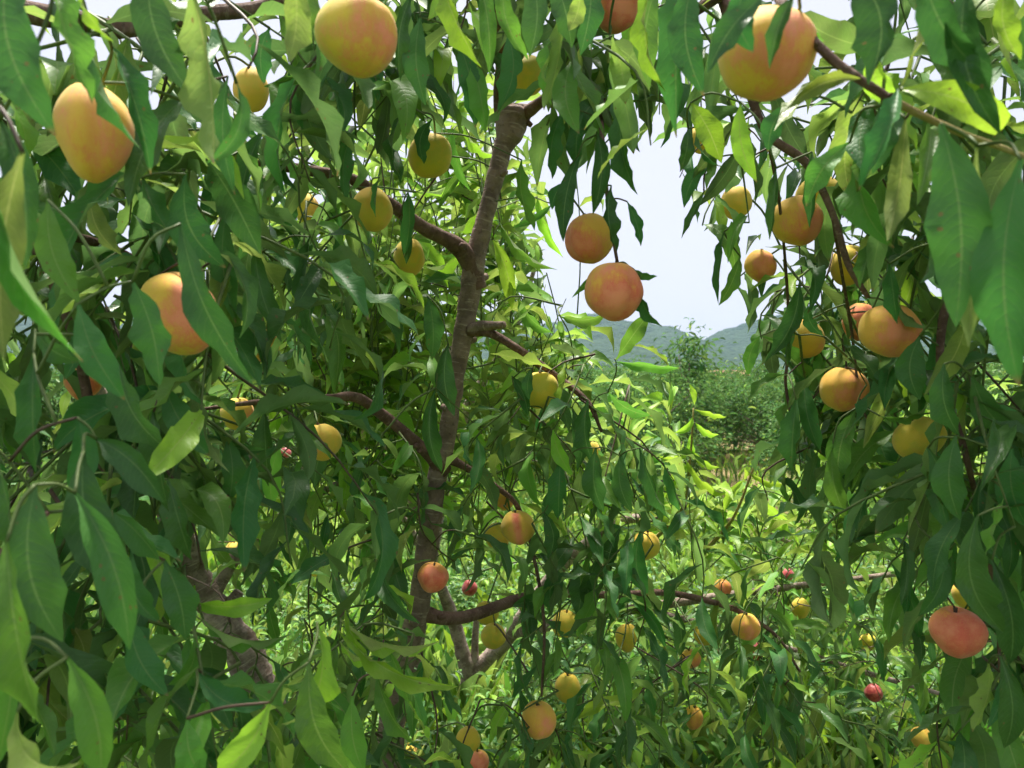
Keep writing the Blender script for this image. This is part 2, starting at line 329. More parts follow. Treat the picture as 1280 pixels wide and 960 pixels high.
class Tree:
    def __init__(s, name, base, label):
        s.root = bpy.data.objects.new(name, None); COL.objects.link(s.root); s.root.location = base
        s.root.empty_display_size = .2; tag(s.root, label, 'tree', 'peach trees of the orchard')
        s.base = Vector(base); s.leaves = []; s.pend = []; s.nodes = []; s.noder = []
        s.fine = Tubes(); s.fineb = Tubes()
    def fix(s, o): o.matrix_parent_inverse = Matrix.Translation(-s.base); return o
    def branch(s, pts, mat, name='branch', sides=10, rough=.12, n=7, knots=0):
        """pts: (px, py, d, diameter px) """
        q = []
        for p in pts:
            w = P(*p[:3]); q.append((w.x, w.y, w.z, p[3] / F * p[2] * .5))
        c = catmull(q, n); t = Tubes(); t.add(c, sides, rough)
        rk = random.Random(len(s.nodes))
        for _ in range(knots):
            k = rk.randrange(2, len(c) - 2); an = rk.uniform(0, 6.28); r = c[k][3]
            tg = Vector(c[k + 1][:3] - c[k - 1][:3]).normalized(); sd_ = tg.orthogonal().normalized(); sd_.rotate(Matrix.Rotation(an, 3, tg).to_quaternion())
            p0 = Vector(c[k][:3]); l = r * rk.uniform(1.3, 1.9)
            e = p0 + sd_ * l + tg * r * .5
            t.add([(*p0, r * .55), (*(p0 + sd_ * l * .7 + tg * r * .3), r * .42), (*e, r * .33)], 7, .2)
        o = s.fix(t.build(name, mat, s.root))
        for k in c: s.nodes.append(k[:3]); s.noder.append(k[3])
        return o
    def twig(s, pts3, r0, r1, brown=False, sides=5, own=None):
        n = len(pts3); c = catmull([(*p, r0 + (r1 - r0) * i / (n - 1)) for i, p in enumerate(pts3)], 4)
        if own is not None:
            t = Tubes(); t.add(c, 6, .05); s.fix(t.build('twig', own, s.root))
        else: (s.fineb if brown else s.fine).add(c, sides)
        for k in c: s.nodes.append(k[:3]); s.noder.append(k[3])
        return c
    def leaf(s, base, axis, nrm, L, wr=1.0, v=None, c=0, hero=False):
        if v is None: v = random.randrange(NV)
        M = leaf_matrix(base, axis, nrm, L, wr)
        mid = Vector(base) + axis.normalized() * L * .5
        a = proj(Vector(base)); b = proj(Vector(base) + axis.normalized() * L); m = proj(mid)
        if not hero:
            if min(a[2], b[2]) < .42: return
            for (x, y, d) in (a, m, b):
                if -60 < x < 1340:
                    if d < 2.0 and any(in_poly(x, y, g_) for g_ in GAP_NEAR): return
                    if d >= 2.0 and any(in_poly(x, y, g_) for g_ in GAP_SKY): return
                    if d < 1.72 and any(in_poly(x, y, g_) for g_ in TRUNK_ZONE) and random.random() < .88: return
                    if d < 3.0 and any(in_poly(x, y, g_) for g_ in TRUNK_ZONE[1:]) and random.random() < .85: return
            for (qx, qy, qd, qr) in PEACHES:
                if min(a[2], b[2]) < qd + .05:
                    for (x, y, d) in (a, m, b, ((a[0] + m[0]) / 2, (a[1] + m[1]) / 2, 0), ((b[0] + m[0]) / 2, (b[1] + m[1]) / 2, 0)):
                        if (x - qx) ** 2 + (y - qy) ** 2 < (qr * .88 + (.05 * L / max(.3, m[2]) * F if qr > 16 else 0)) ** 2 and random.random() < .96: return
        px = 0
        if m[2] > .1 and (-40 < m[0] < 1320 and -40 < m[1] < 1000 or 0 < b[0] < 1280 and 0 < b[1] < 960):
            px = L / m[2] * F
            px = max(px * .35, math.hypot(a[0] - b[0], a[1] - b[1]))
        s.leaves.append((px + (1e5 if hero else 0), M, v, c))
    def hero(s, bx, by, tx, ty, d, w, roll=0, c=0, v=2, dd=0.0):
        """leaf given by where its base and tip appear; w width in px; roll turns the blade about its own axis"""
        if v <= 3: v = random.choice((v, v, 3, 9, 10, 14, 15, 17, 11)); roll += random.gauss(0, 8)
        a = P(bx, by, d); b = P(tx, ty, d + dd); ax = b - a; L = ax.length
        n_ = (EYE - (a + b) / 2).normalized(); n_.rotate(Matrix.Rotation(math.radians(roll), 3, ax.normalized()).to_quaternion())
        wr = .92 * (w / F * d) / (L * .26)
        s.leaf(a, ax, n_, L, wr, v, c, True)
        s.pend_hero.append(a) if hasattr(s, 'pend_hero') else setattr(s, 'pend_hero', [a])
    def shoot(s, pts3, n, L, cls, droop=.8, spread=.8, up=False, r0=.0024, brown=False, t0=.06, tipc=None, own=None, tl=.45, wrr=(.85, 1.22), arch=False):
        np_ = len(pts3); c = catmull([(*p, r0 + (.0009 - r0) * i / (np_ - 1)) for i, p in enumerate(pts3)], 4)
        m = len(c); tmax = 0; got = 0; mark = len(s.leaves); az = random.uniform(0, 6.28)
        for i in range(n):
            t = t0 + (1 - t0) * (i + .5 * random.random()) / n
            k = min(int(t * (m - 1)), m - 2); fr = t * (m - 1) - k
            p = Vector(c[k][:3] + (c[k + 1][:3] - c[k][:3]) * fr); tg = Vector(c[k + 1][:3] - c[k][:3]).normalized()
            az += 2.4 + random.uniform(-.35, .35)
            o = tg.orthogonal().normalized(); o.rotate(Matrix.Rotation(az, 3, tg).to_quaternion())
            dr = droop * random.uniform(.6, 1.3)
            ax = (tg * tl * random.uniform(.6, 1.4) + o * spread * random.uniform(.6, 1.2) + Vector((0, 0, -dr))).normalized()
            nr = (tg * .5 + Vector((0, 0, .8)) + o * .5 + Vector((random.uniform(-.5, .5), random.uniform(-.5, .5), random.uniform(-.3, .3))))
            l = L * random.uniform(.72, 1.18) * (1 - .35 * max(0, t - .75) / .25)
            cl = random.choices(range(4), cls)[0]
            if tipc is not None and t > .8: cl = tipc
            var = random.choice((4, 5, 6, 7, 12)) if arch else None; nb = len(s.leaves)
            s.leaf(p, ax, nr, l, random.uniform(*wrr), var, cl)
            if len(s.leaves) > nb: tmax = t; got += 1
        if got < n * .34:
            del s.leaves[mark:]; return
        c = c[:max(2, int(math.ceil(tmax * (m - 1))) + 1)]
        (s.fineb if brown else s.fine).add(c, 5)
        for k in c: s.nodes.append(k[:3]); s.noder.append(k[3])
    def fill(s, box, d0, d1, n, style='hang', ln=.32, nl=9, L=.135, cls=(5, 3, 1, .3), droop=.62, tipc=None, brown=.4):
        x0, y0, x1, y1 = box
        for _ in range(n):
            d = random.uniform(d0, d1); a = P(random.uniform(x0, x1), random.uniform(y0, y1), d)
            l = ln * random.uniform(.6, 1.35)
            if style == 'hang': v = Vector((random.gauss(0, .6), random.gauss(0, .5), -1))
            elif style == 'up': v = Vector((random.gauss(0, .28), random.gauss(0, .28), 1))
            else: v = Vector((random.choice((-1, 1)) * random.uniform(.6, 1), random.gauss(0, .4), random.gauss(-.05, .3)))
            v.normalize(); bow = Vector((random.gauss(0, .10), random.gauss(0, .10), 0)) * l
            e = a + v * l
            if style == 'hang': m = (a + e) / 2 + bow + Vector((v.x, v.y, 0)) * l * .25
            elif style == 'up': m = (a + e) / 2 + bow * .6
            else: m = (a + e) / 2 + bow + Vector((0, 0, l * .12)); e = e - Vector((0, 0, l * .2))
            s.pend.append(([a, m, e], nl, L, cls, droop, style, tipc, random.random() < brown * .5))
    def spur(s, top, fruit_px, dd):
        n = random.randint(6, 9)
        for k in range(n):
            az = 6.283 * k / n + random.uniform(-.4, .4)
            o = Vector((math.cos(az), math.sin(az), 0))
            ax = o * random.uniform(.45, 1.0) + Vector((0, 0, -random.uniform(.35, 1.1)))
            s.leaf(top + Vector((random.gauss(0, .008), random.gauss(0, .008), random.uniform(0, .02))), ax, Vector((0, 0, .9)) + o * .6, random.uniform(.10, .14), random.uniform(.85, 1.15), None, random.choices(range(4), (7, 3, .5, .1))[0])
    def grow(s):
        """join every waiting shoot to the nearest wood, nearest first, so twigs fork from twigs"""
        heroes = [([a], 0) for a in getattr(s, 'pend_hero', [])]
        todo = [('s', x, Vector(x[0][0])) for x in s.pend] + [('h', None, a) for a in getattr(s, 'pend_hero', [])]
        todo += [('p', r, a) for a, r in getattr(s, 'pend_fruit', [])]
        pts = np.array([t[2] for t in todo]); alive = np.ones(len(todo), bool)
        if not len(todo): return
        nodes = np.array(s.nodes); D = np.full(len(todo), 1e9); who = np.zeros((len(todo), 3))
        def upd(nn):
            nonlocal D, who
            dist = np.linalg.norm(pts[:, None] - nn[None], axis=2); j = dist.argmin(1); b = dist[np.arange(len(pts)), j]
            better = b < D; D = np.where(better, b, D); who[better] = nn[j[better]]
        upd(nodes)
        while alive.any():
            k = int(np.where(alive, D, 1e9).argmin()); alive[k] = False
            kind, x, a = todo[k]; n0 = Vector(who[k]); before = len(s.nodes); dist = (a - n0).length
            if kind == 's':
                p3, nl, L, cls, droop, style, tipc, br = x
                s.shoot(p3, nl, L, cls, droop, 1.0 if style == 'hang' else .85, brown=br, tipc=tipc, tl=.45 if style == 'hang' else .6, wrr=(.66, .95) if style == 'up' else (.85, 1.22), arch=style == 'up')
                if len(s.nodes) == before: continue
            if dist > .004:
                sag = Vector((random.uniform(-1, 1), random.uniform(-1, 1), random.uniform(.3, 1.2))) * dist * .13
                thick = .0030 if kind == 's' else (.0024 if kind == 'p' else .0013)
                thick = min(thick, .0009 + dist * .008)
                s.twig([n0, n0 + (a - n0) * .5 + sag, a], thick * 1.15, thick, random.random() < .15)
            if len(s.nodes) > before: upd(np.array(s.nodes[before:]))
    def finish(s, limit=300):
        s.grow()
        if s.fine.v: o = s.fix(s.fine.build('green_twigs', TWIG, s.root)); o['kind'] = 'stuff'
        if s.fineb.v: o = s.fix(s.fineb.build('brown_twigs', TWIG_B, s.root)); o['kind'] = 'stuff'
        s.leaves.sort(key=lambda q: -q[0])
        big = [q for q in s.leaves[:limit] if q[0] >= 10]; rest = s.leaves[len(big):]
        inv = Matrix.Translation(-s.base)
        for px, M, v, c in big:
            o = bpy.data.objects.new('leaf', leaf_mesh(v, c)); COL.objects.link(o); o.parent = s.root
            o.matrix_local = inv @ Matrix(M.tolist())
        near = [(M, v, c) for px, M, v, c in rest if px > 60]; far = [(M, v, c) for px, M, v, c in rest if px <= 60]
        for nm, ls, hi in (('small_leaves', near, True), ('foliage', far, False)):
            o = join_leaves(nm, ls, s.root, hi)
            if o: s.fix(o); o['kind'] = 'stuff'

# ------------------------------------------------------------------ ground, hills, haze
def ground_mat():
    g = NT('orchard_ground'); co = g.n('ShaderNodeTexCoord').outputs['Object']
    a = g.n('ShaderNodeTexNoise', {'Vector': co, 'Scale': .55, 'Detail': 5.0, 'Roughness': .6}).outputs[0]
    b = g.n('ShaderNodeTexNoise', {'Vector': co, 'Scale': 9.0, 'Detail': 6.0, 'Roughness': .7}).outputs[0]
    c = g.n('ShaderNodeTexNoise', {'Vector': co, 'Scale': 40.0, 'Detail': 3.0}).outputs[0]
    col = g.mix(g.ramp(b, .35, .65), (.055, .11, .025, 1), (.12, .19, .045, 1))
    dry = g.mix(c, (.19, .145, .065, 1), (.29, .235, .11, 1))
    # trodden dry strip between two rows of trees, running away from the viewer
    sx = g.n('ShaderNodeSeparateXYZ', {0: co}); dx = g.math('ABSOLUTE', g.math('SUBTRACT', sx.outputs[0], g.math('MULTIPLY', sx.outputs[1], .30)))
    strip = g.math('MULTIPLY', g.math('SUBTRACT', 1.0, g.ramp(g.math('ADD', dx, g.math('MULTIPLY', b, 1.2)), .9, 1.9)), g.ramp(sx.outputs[1], 6.5, 9.0))
    col = g.mix(g.math('MAXIMUM', strip, g.math('MULTIPLY', g.ramp(a, .60, .72), .6)), col, dry)
    bp = g.n('ShaderNodeBump', {'Height': g.math('ADD', b, g.math('MULTIPLY', c, .3)), 'Strength': .9, 'Distance': .08})
    return g.out(g.n('ShaderNodeBsdfPrincipled', {'Base Color': col, 'Roughness': .9, 'Specular IOR Level': .15, 'Normal': bp.outputs[0]}).outputs[0])
def grid(name, xs, ys, zf, mat):
    V = [(x, y, zf(x, y)) for y in ys for x in xs]; nx = len(xs)
    Fc = [(j * nx + i, j * nx + i + 1, (j + 1) * nx + i + 1, (j + 1) * nx + i) for j in range(len(ys) - 1) for i in range(nx - 1)]
    me = bpy.data.meshes.new(name); me.from_pydata(V, [], Fc); me.materials.append(mat); smooth(me)
    return link(name, me)
def spaced(a, b, n, p=2.2): return [math.copysign(abs(t) ** p, t) * (b - a) / 2 + (a + b) / 2 for t in np.linspace(-1, 1, n)]
def gz(x, y): return (.05 * mnoise.noise(Vector((x * .5, y * .5, 0))) if abs(x) < 60 and -20 < y < 90 else 0)
tag(grid('ground', spaced(-1500, 1500, 121, 3.2), [-1500, -300, -60] + list(np.linspace(-6, 24, 61)) + list(np.geomspace(26, 1500, 30)), gz, ground_mat()), kind='structure')

RIDGE = [(-3000, 430), (-1200, 400), (-400, 412), (200, 380), (500, 418), (640, 414), (690, 405), (745, 391), (790, 402), (835, 408), (875, 426), (905, 412), (950, 398), (1010, 384), (1080, 372), (1160, 388), (1250, 400), (1500, 385), (2200, 410), (4000, 420)]
HD = 900.0
def ridge(x):
    px = 640 + x / HD * F
    for (a, ya), (b, yb) in zip(RIDGE, RIDGE[1:]):
        if a <= px <= b:
            t = (px - a) / (b - a); t = t * t * (3 - 2 * t) * .5 + t * .5
            return (480 - (ya + (yb - ya) * t)) / F * HD + 1.5
    return 40
def hz(x, y):
    t = (y - 430) / (HD - 430)
    k = max(0, t) ** 1.25 if t <= 1 else max(0.0, 1 - (t - 1) * 1.3)
    b = ridge(x) * k
    v = Vector((x * .012, y * .012, 3.1))
    return b * (1 + .14 * mnoise.noise(v) * (1 if t < .85 else .3)) + (1.6 * mnoise.noise(Vector((x * .11, y * .09, 0))) + 1.0 * mnoise.noise(Vector((x * .3, y * .2, 5)))) * min(1, k * 3) - (1 if k <= 0 else 0)
g = NT('wooded_hill'); co = g.n('ShaderNodeTexCoord').outputs['Object']
a = g.n('ShaderNodeTexNoise', {'Vector': co, 'Scale': .035, 'Detail': 6.0, 'Roughness': .7}).outputs[0]
b = g.n('ShaderNodeTexVoronoi', {'Vector': co, 'Scale': .16}).outputs[0]
col = g.mix(g.ramp(a, .35, .65), (.014, .034, .018, 1), (.032, .062, .028, 1))
col = g.mix(g.math('MULTIPLY', b, .35), col, (.05, .085, .035, 1))
bp = g.n('ShaderNodeBump', {'Height': g.math('SUBTRACT', 1.0, b), 'Strength': 1.0, 'Distance': 4.0})
HILLM = g.out(g.n('ShaderNodeBsdfPrincipled', {'Base Color': col, 'Roughness': .95, 'Specular IOR Level': .1, 'Normal': bp.outputs[0]}).outputs[0])
tag(grid('hills', list(np.linspace(-1400, -260, 60)) + list(np.linspace(-250, 620, 300)) + list(np.linspace(640, 1400, 40)), list(np.linspace(425, 960, 70)) + [1000, 1060, 1150, 1260], hz, HILLM), kind='structure')

g = NT('haze_air')
HAZE = g.out(g.n('ShaderNodeVolumePrincipled', {'Color': (.50, .71, 1, 1), 'Density': .00023, 'Anisotropy': 0.0}).outputs[0], True)
me = bpy.data.meshes.new('haze'); x0, x1, y0, y1, z0, z1 = -1480, 1480, -1480, 1480, -3.5, 125
me.from_pydata([(x, y, z) for z in (z0, z1) for y in (y0, y1) for x in (x0, x1)], [], [(0, 2, 3, 1), (4, 5, 7, 6), (0, 1, 5, 4), (2, 6, 7, 3), (0, 4, 6, 2), (1, 3, 7, 5)])
me.materials.append(HAZE); hz_o = link('haze', me); tag(hz_o, 'pale blue summer haze in the air before the hills', 'haze', kind='stuff')

# ------------------------------------------------------------------ the orchard's far trees and the farmhouse
def quad_leaf(seed):
    V, Fc, UV = leaf_shape(40 + 8 * seed, 300 + seed, 4, 3, .30); return V, Fc, UV
FARL = [quad_leaf(i) for i in range(4)]
def far_crown(seed, h, rx, n, L, cls, shape='round', base=.25):
    rn = random.Random(seed); lv = []
    clumps = []
    for _ in range(46 if shape == 'round' else 34):
        a = rn.uniform(0, 6.283); u = rn.random() ** .5; zz = rn.uniform(base, 1)
        if shape == 'round': rr = rx * u * math.sqrt(max(.05, 1 - ((zz - .55) / .5) ** 2))
        else: rr = rx * u * (1.15 - zz)
        clumps.append(Vector((rr * math.cos(a), rr * math.sin(a), h * zz)))
    for _ in range(n):
        c = rn.choice(clumps); r = h * rn.uniform(.05, .13)
        p = c + Vector((rn.gauss(0, 1), rn.gauss(0, 1), rn.gauss(0, .8))) * r
        if p.z < .12 * h: continue
        out = Vector((p.x, p.y, 0)) * .7 + Vector((rn.gauss(0, .5), rn.gauss(0, .5), rn.uniform(-.8, .25)))
        M = leaf_matrix(p, out, Vector((rn.gauss(0, .5), rn.gauss(0, .5), 1)), L * rn.uniform(.7, 1.3), 1.2)
        lv.append((M, rn.randrange(4), rn.choices(range(len(cls)), cls)[0]))
    return lv, clumps
def far_tree(loc, h, rx, n, L, cls, seed, label, group, shape='round', rot=0, proto=None, name='orchard_tree', base=.25):
    r = bpy.data.objects.new(name, None); COL.objects.link(r); r.location = loc; r.rotation_euler = (0, 0, rot); tag(r, label, 'tree', group)
    if proto:
        for ch in proto.children:
            c = ch.copy(); COL.objects.link(c); c.parent = r
        r.scale = (h / proto['h'],) * 3; return r
    r['h'] = h
    lv, cl = far_crown(seed, h, rx, n, L, cls, shape, base)
    t = Tubes(); rn = random.Random(seed)
    t.add(catmull([(0, 0, -.1, h * .035), (.02, .03, h * .2, h * .028), (-.03, .02, h * .45, h * .018), (0, 0, h * .85, h * .006)], 4), 7, .1)
    for c in cl[::3]:
        z = max(h * .15, c.z * .55); t.add(catmull([(0, 0, z, h * .012), (c.x * .5, c.y * .5, z + (c.z - z) * .4, h * .008), (c.x, c.y, c.z, h * .003)], 3), 5)
    t.build('trunk', BARK_OLD, r)
    o = join_leaves('crown', lv, r, shapes=FARL); o['kind'] = 'stuff'
    return r
def rowlab(d): return 'low dark green orchard tree in the ' + ('first row beyond the dry strip' if d < 12.5 else 'middle rows between dry strip and hills' if d < 24 else 'last rows before the hills')
GB1 = 'orchard trees in the far rows'
protos = [far_tree(P(790, 480, 11) * 1 - Vector((0, 0, 1.5)), 1.6, 1.2, 7000, .085, (0, .6, .3, 0, 9), 11, rowlab(11), GB1),
          far_tree(P(1040, 480, 14) - Vector((0, 0, 1.5)), 1.65, 1.3, 7000, .085, (0, .6, .3, 0, 9), 12, rowlab(14), GB1),
          far_tree(P(985, 480, 17) - Vector((0, 0, 1.5)), 1.7, 1.4, 7000, .09, (0, .6, .3, 0, 9), 13, rowlab(17), GB1)]
spots = [(770, 9.5, 1.9), (850, 15, 2.1), (950, 14.5, 2.0), (1040, 10.5, 1.8), (1080, 11, 2.0), (1150, 10, 2.0), (1220, 12, 2.1), (1290, 10, 2.1), (1130, 15, 2.3), (880, 17, 2.2), (930, 21, 2.3), (820, 19, 2.3), (1030, 22, 2.3),
         (1100, 20, 2.4), (1200, 18, 2.4), (1270, 20, 2.5), (990, 28, 2.4), (900, 28, 2.4), (850, 26, 2.4), (760, 22, 2.4), (760, 14, 2.2), (690, 12, 2.1), (620, 15, 2.3), (540, 13, 2.3), (460, 12, 2.3), (380, 13, 2.3), (300, 11, 2.3), (220, 12, 2.3), (130, 12, 2.3), (40, 11, 2.3), (560, 20, 2.5), (430, 19, 2.5), (260, 19, 2.5), (670, 20, 2.4), (1060, 32, 2.5), (1160, 30, 2.6), (1250, 30, 2.6), (780, 33, 2.5), (950, 36, 2.5)]
for i, (px, d, h) in enumerate(spots):
    far_tree(P(px, 480, d) - Vector((0, 0, 1.5)), h * random.uniform(.72, .84), 0, 0, 0, 0, 0, rowlab(d), GB1, rot=random.uniform(0, 6), proto=protos[i % 3])
far_tree(P(862, 480, 12.5) - Vector((0, 0, 1.5)), 2.2, .80, 1150, .13, (0, 1, .3, 0, 9), 31, 'taller feathery dark tree with sparse spreading tips before the hills', None, 'cone', base=.35)
far_tree(P(1042, 480, 46) - Vector((0, 0, 1.5)), 3.0, 2.0, 5200, .26, (0, 4, 4, 1), 32, 'pale green rounded tree at the foot of the hills', None, name='broadleaf_tree')
for i, (px, d, h) in enumerate([(1240, 52, 4.2), (930, 70, 3.6), (760, 60, 3.4), (600, 62, 4.6), (1120, 75, 4.5), (450, 60, 4.6)]):
    far_tree(P(px, 480, d) - Vector((0, 0, 1.5)), h * .62, 1.9, 2600, .32, (0, 1, 1, 0, 8), 40 + i, 'distant bushy tree on the plain behind the orchard rows', 'trees on the plain', name='broadleaf_tree')
# farmhouse
hr = bpy.data.objects.new('farmhouse', None); COL.objects.link(hr); hl = P(902, 480, 130) - Vector((0, 0, 1.5)); hr.location = hl
tag(hr, 'low farmhouse with pale walls and red tiled roof at the hill foot', 'house')
def boxm(name, x0, x1, y0, y1, z0, z1, mat, parent):
    me = bpy.data.meshes.new(name); me.from_pydata([(x, y, z) for z in (z0, z1) for y in (y0, y1) for x in (x0, x1)], [], [(0, 2, 3, 1), (4, 5, 7, 6), (0, 1, 5, 4), (2, 6, 7, 3), (0, 4, 6, 2), (1, 3, 7, 5)])
    me.materials.append(mat); return link(name, me, parent)
WALL = plain('house_render', (.62, .56, .50, 1), .9); ROOF = plain('roof_tile', (.42, .20, .14, 1), .8); GLASS = plain('window_dark', (.05, .06, .07, 1), .15, .5)
boxm('wall', -4.5, 4.5, 0, 5, 0, 2.6, WALL, hr)
me = bpy.data.meshes.new('roof'); me.from_pydata([(-5, -.5, 2.5), (5, -.5, 2.5), (5, 5.5, 2.5), (-5, 5.5, 2.5), (-5, 2.5, 3.9), (5, 2.5, 3.9)], [], [(0, 1, 5, 4), (2, 3, 4, 5), (0, 4, 3), (1, 2, 5), (3, 2, 1, 0)]); me.materials.append(ROOF); link('roof', me, hr)
for x in (-3, 0, 3): boxm('window', x - .6, x + .6, -.06, -.003, 1.0, 2.1, GLASS, hr)

# ------------------------------------------------------------------ ground cover
def blades(n, rect, hmin, hmax, name, label, cat, mats, broad=0.0, keep=None):
    x0, y0, x1, y1 = rect; lv = []
    k = 0
    while k < n:
        y = y0 + (y1 - y0) * random.random() ** 1.7; x = random.uniform(x0, x1) * (y / y1 * .8 + .2)
        if keep and not keep(x, y): k += 1; continue
        h = random.uniform(hmin, hmax) * (1.1 + .6 * mnoise.noise(Vector((x * .9, y * .9, 3))))
        ax = Vector((random.gauss(0, .35), random.gauss(0, .35), 1)); nr = Vector((random.gauss(0, 1), random.gauss(0, 1), .3))
        lv.append((leaf_matrix(Vector((x, y, gz(x, y) - .01)), ax, nr, h, random.uniform(.16, .3) if random.random() > broad else random.uniform(.6, 1.2)), random.randrange(4), random.choices(range(4), mats)[0])); k += 1
    o = join_leaves(name, lv, None, shapes=FARL); tag(o, label, cat, kind='stuff')
def offstrip(x, y): return not (abs(x - .30 * y) < 1.0 and y > 7.2) or random.random() < .35
blades(42000, (-13, 2.2, 13, 17), .12, .30, 'grass', 'bright green grass between the peach trees', 'grass', (1, 4, 4, .8), keep=offstrip)
def weeds(n, rect, name, label, hm, L, cls):
    lv = []
    for _ in range(n):
        y = random.uniform(rect[1], rect[3]); x = random.uniform(rect[0], rect[2]); h = random.uniform(.4, 1) * hm
        if mnoise.noise(Vector((x * .8, y * .8, 9))) < -.25: continue
        ln = Vector((random.gauss(0, .25), random.gauss(0, .25), 1)); az = random.uniform(0, 6)
        for k in range(12):
            t = .15 + .85 * k / 11; az += 2.4
            p = Vector((x, y, gz(x, y))) + ln * h * t
            ax = Vector((math.cos(az), math.sin(az), random.uniform(-.3, .6)))
            lv.append((leaf_matrix(p, ax, Vector((0, 0, 1)) + ax * .2, L * random.uniform(.6, 1.2) * (1.1 - .4 * t), 1.35), random.randrange(4), random.choices(range(4), cls)[0]))
    tag(join_leaves(name, lv, None, shapes=FARL), label, 'weeds', kind='stuff')
weeds(1500, (-.6, 2.5, 3.6, 5.2), 'weeds', 'dark broad-leaved weeds growing under the peach trees', .42, .075, (5, 5, 1, 0))
weeds(900, (-3.2, 2.4, -.2, 5.0), 'weeds', 'leafy weeds round the leaning rough-barked trunk', .36, .07, (5, 5, 2, 0))
weeds(1100, (-4, 5.2, 6, 9), 'weeds', 'low green weeds between the orchard rows', .28, .05, (3, 5, 1.5, 0))

# ------------------------------------------------------------------ peaches
def peach_mesh(seed):
    rn = random.Random(seed * 5 + 1); sq = rn.uniform(.94, 1.04); cav = rn.uniform(.11, .17); sd0 = rn.uniform(.11, .17)
    nu, nv = 48, 24; V = []; Fc = []
    for j in range(nv + 1):
        th = math.pi * j / nv
        for i in range(nu):
            ph = 2 * math.pi * i / nu
            r = .5
            s = max(0, math.cos(ph)) ** 24                       # seam on +X
            r *= 1 - sd0 * s * math.sin(th) ** .6 + .012 * math.sin(3 * ph + 1) * math.sin(th)
            x = r * math.sin(th) * math.cos(ph); y = r * math.sin(th) * math.sin(ph); z = .5 * math.cos(th)
            q = math.sin(th)
            if th < 1.0: z -= cav * math.exp(-(q / .20) ** 2)      # stem cavity
            if th > 2.3: z -= .010 * math.exp(-(q / .16) ** 2)     # small point
            if z < 0: x *= 1 - .10 * (z / -.5) ** 2; y *= 1 - .10 * (z / -.5) ** 2
            q = 1 + .095 * mnoise.noise(Vector((x * 2.2 + seed * 7, y * 2.2, z * 2.2))); lob = 1 + .035 * math.cos(ph - 1.57) * (1 if math.cos(ph) > 0 else .3)
            V.append((x * q * lob, y * q * sq * lob, z * q))
    for j in range(nv):
        for i in range(nu):
            i2 = (i + 1) % nu; Fc.append((j * nu + i, (j + 1) * nu + i, (j + 1) * nu + i2, j * nu + i2))
    import bmesh
    me = bpy.data.meshes.new('peach'); me.from_pydata(V, [], Fc)
    bm = bmesh.new(); bm.from_mesh(me); bmesh.ops.remove_doubles(bm, verts=bm.verts, dist=1e-5); bmesh.ops.recalc_face_normals(bm, faces=bm.faces); bm.to_mesh(me); bm.free()
    smooth(me); return me
PMS = []
for k in range(6):
    me = peach_mesh(k); me.materials.append(PEACH); PMS.append(me)
PMR = peach_mesh(7); PMR.materials.append(RED)
st_ = Tubes(); st_.add([(0, 0, .33, .035), (0, 0, .42, .032), (.01, .0, .50, .040)], 6); STEM = st_.build('stem', TWIG_B).data
bpy.data.objects.remove(bpy.data.objects['stem'])
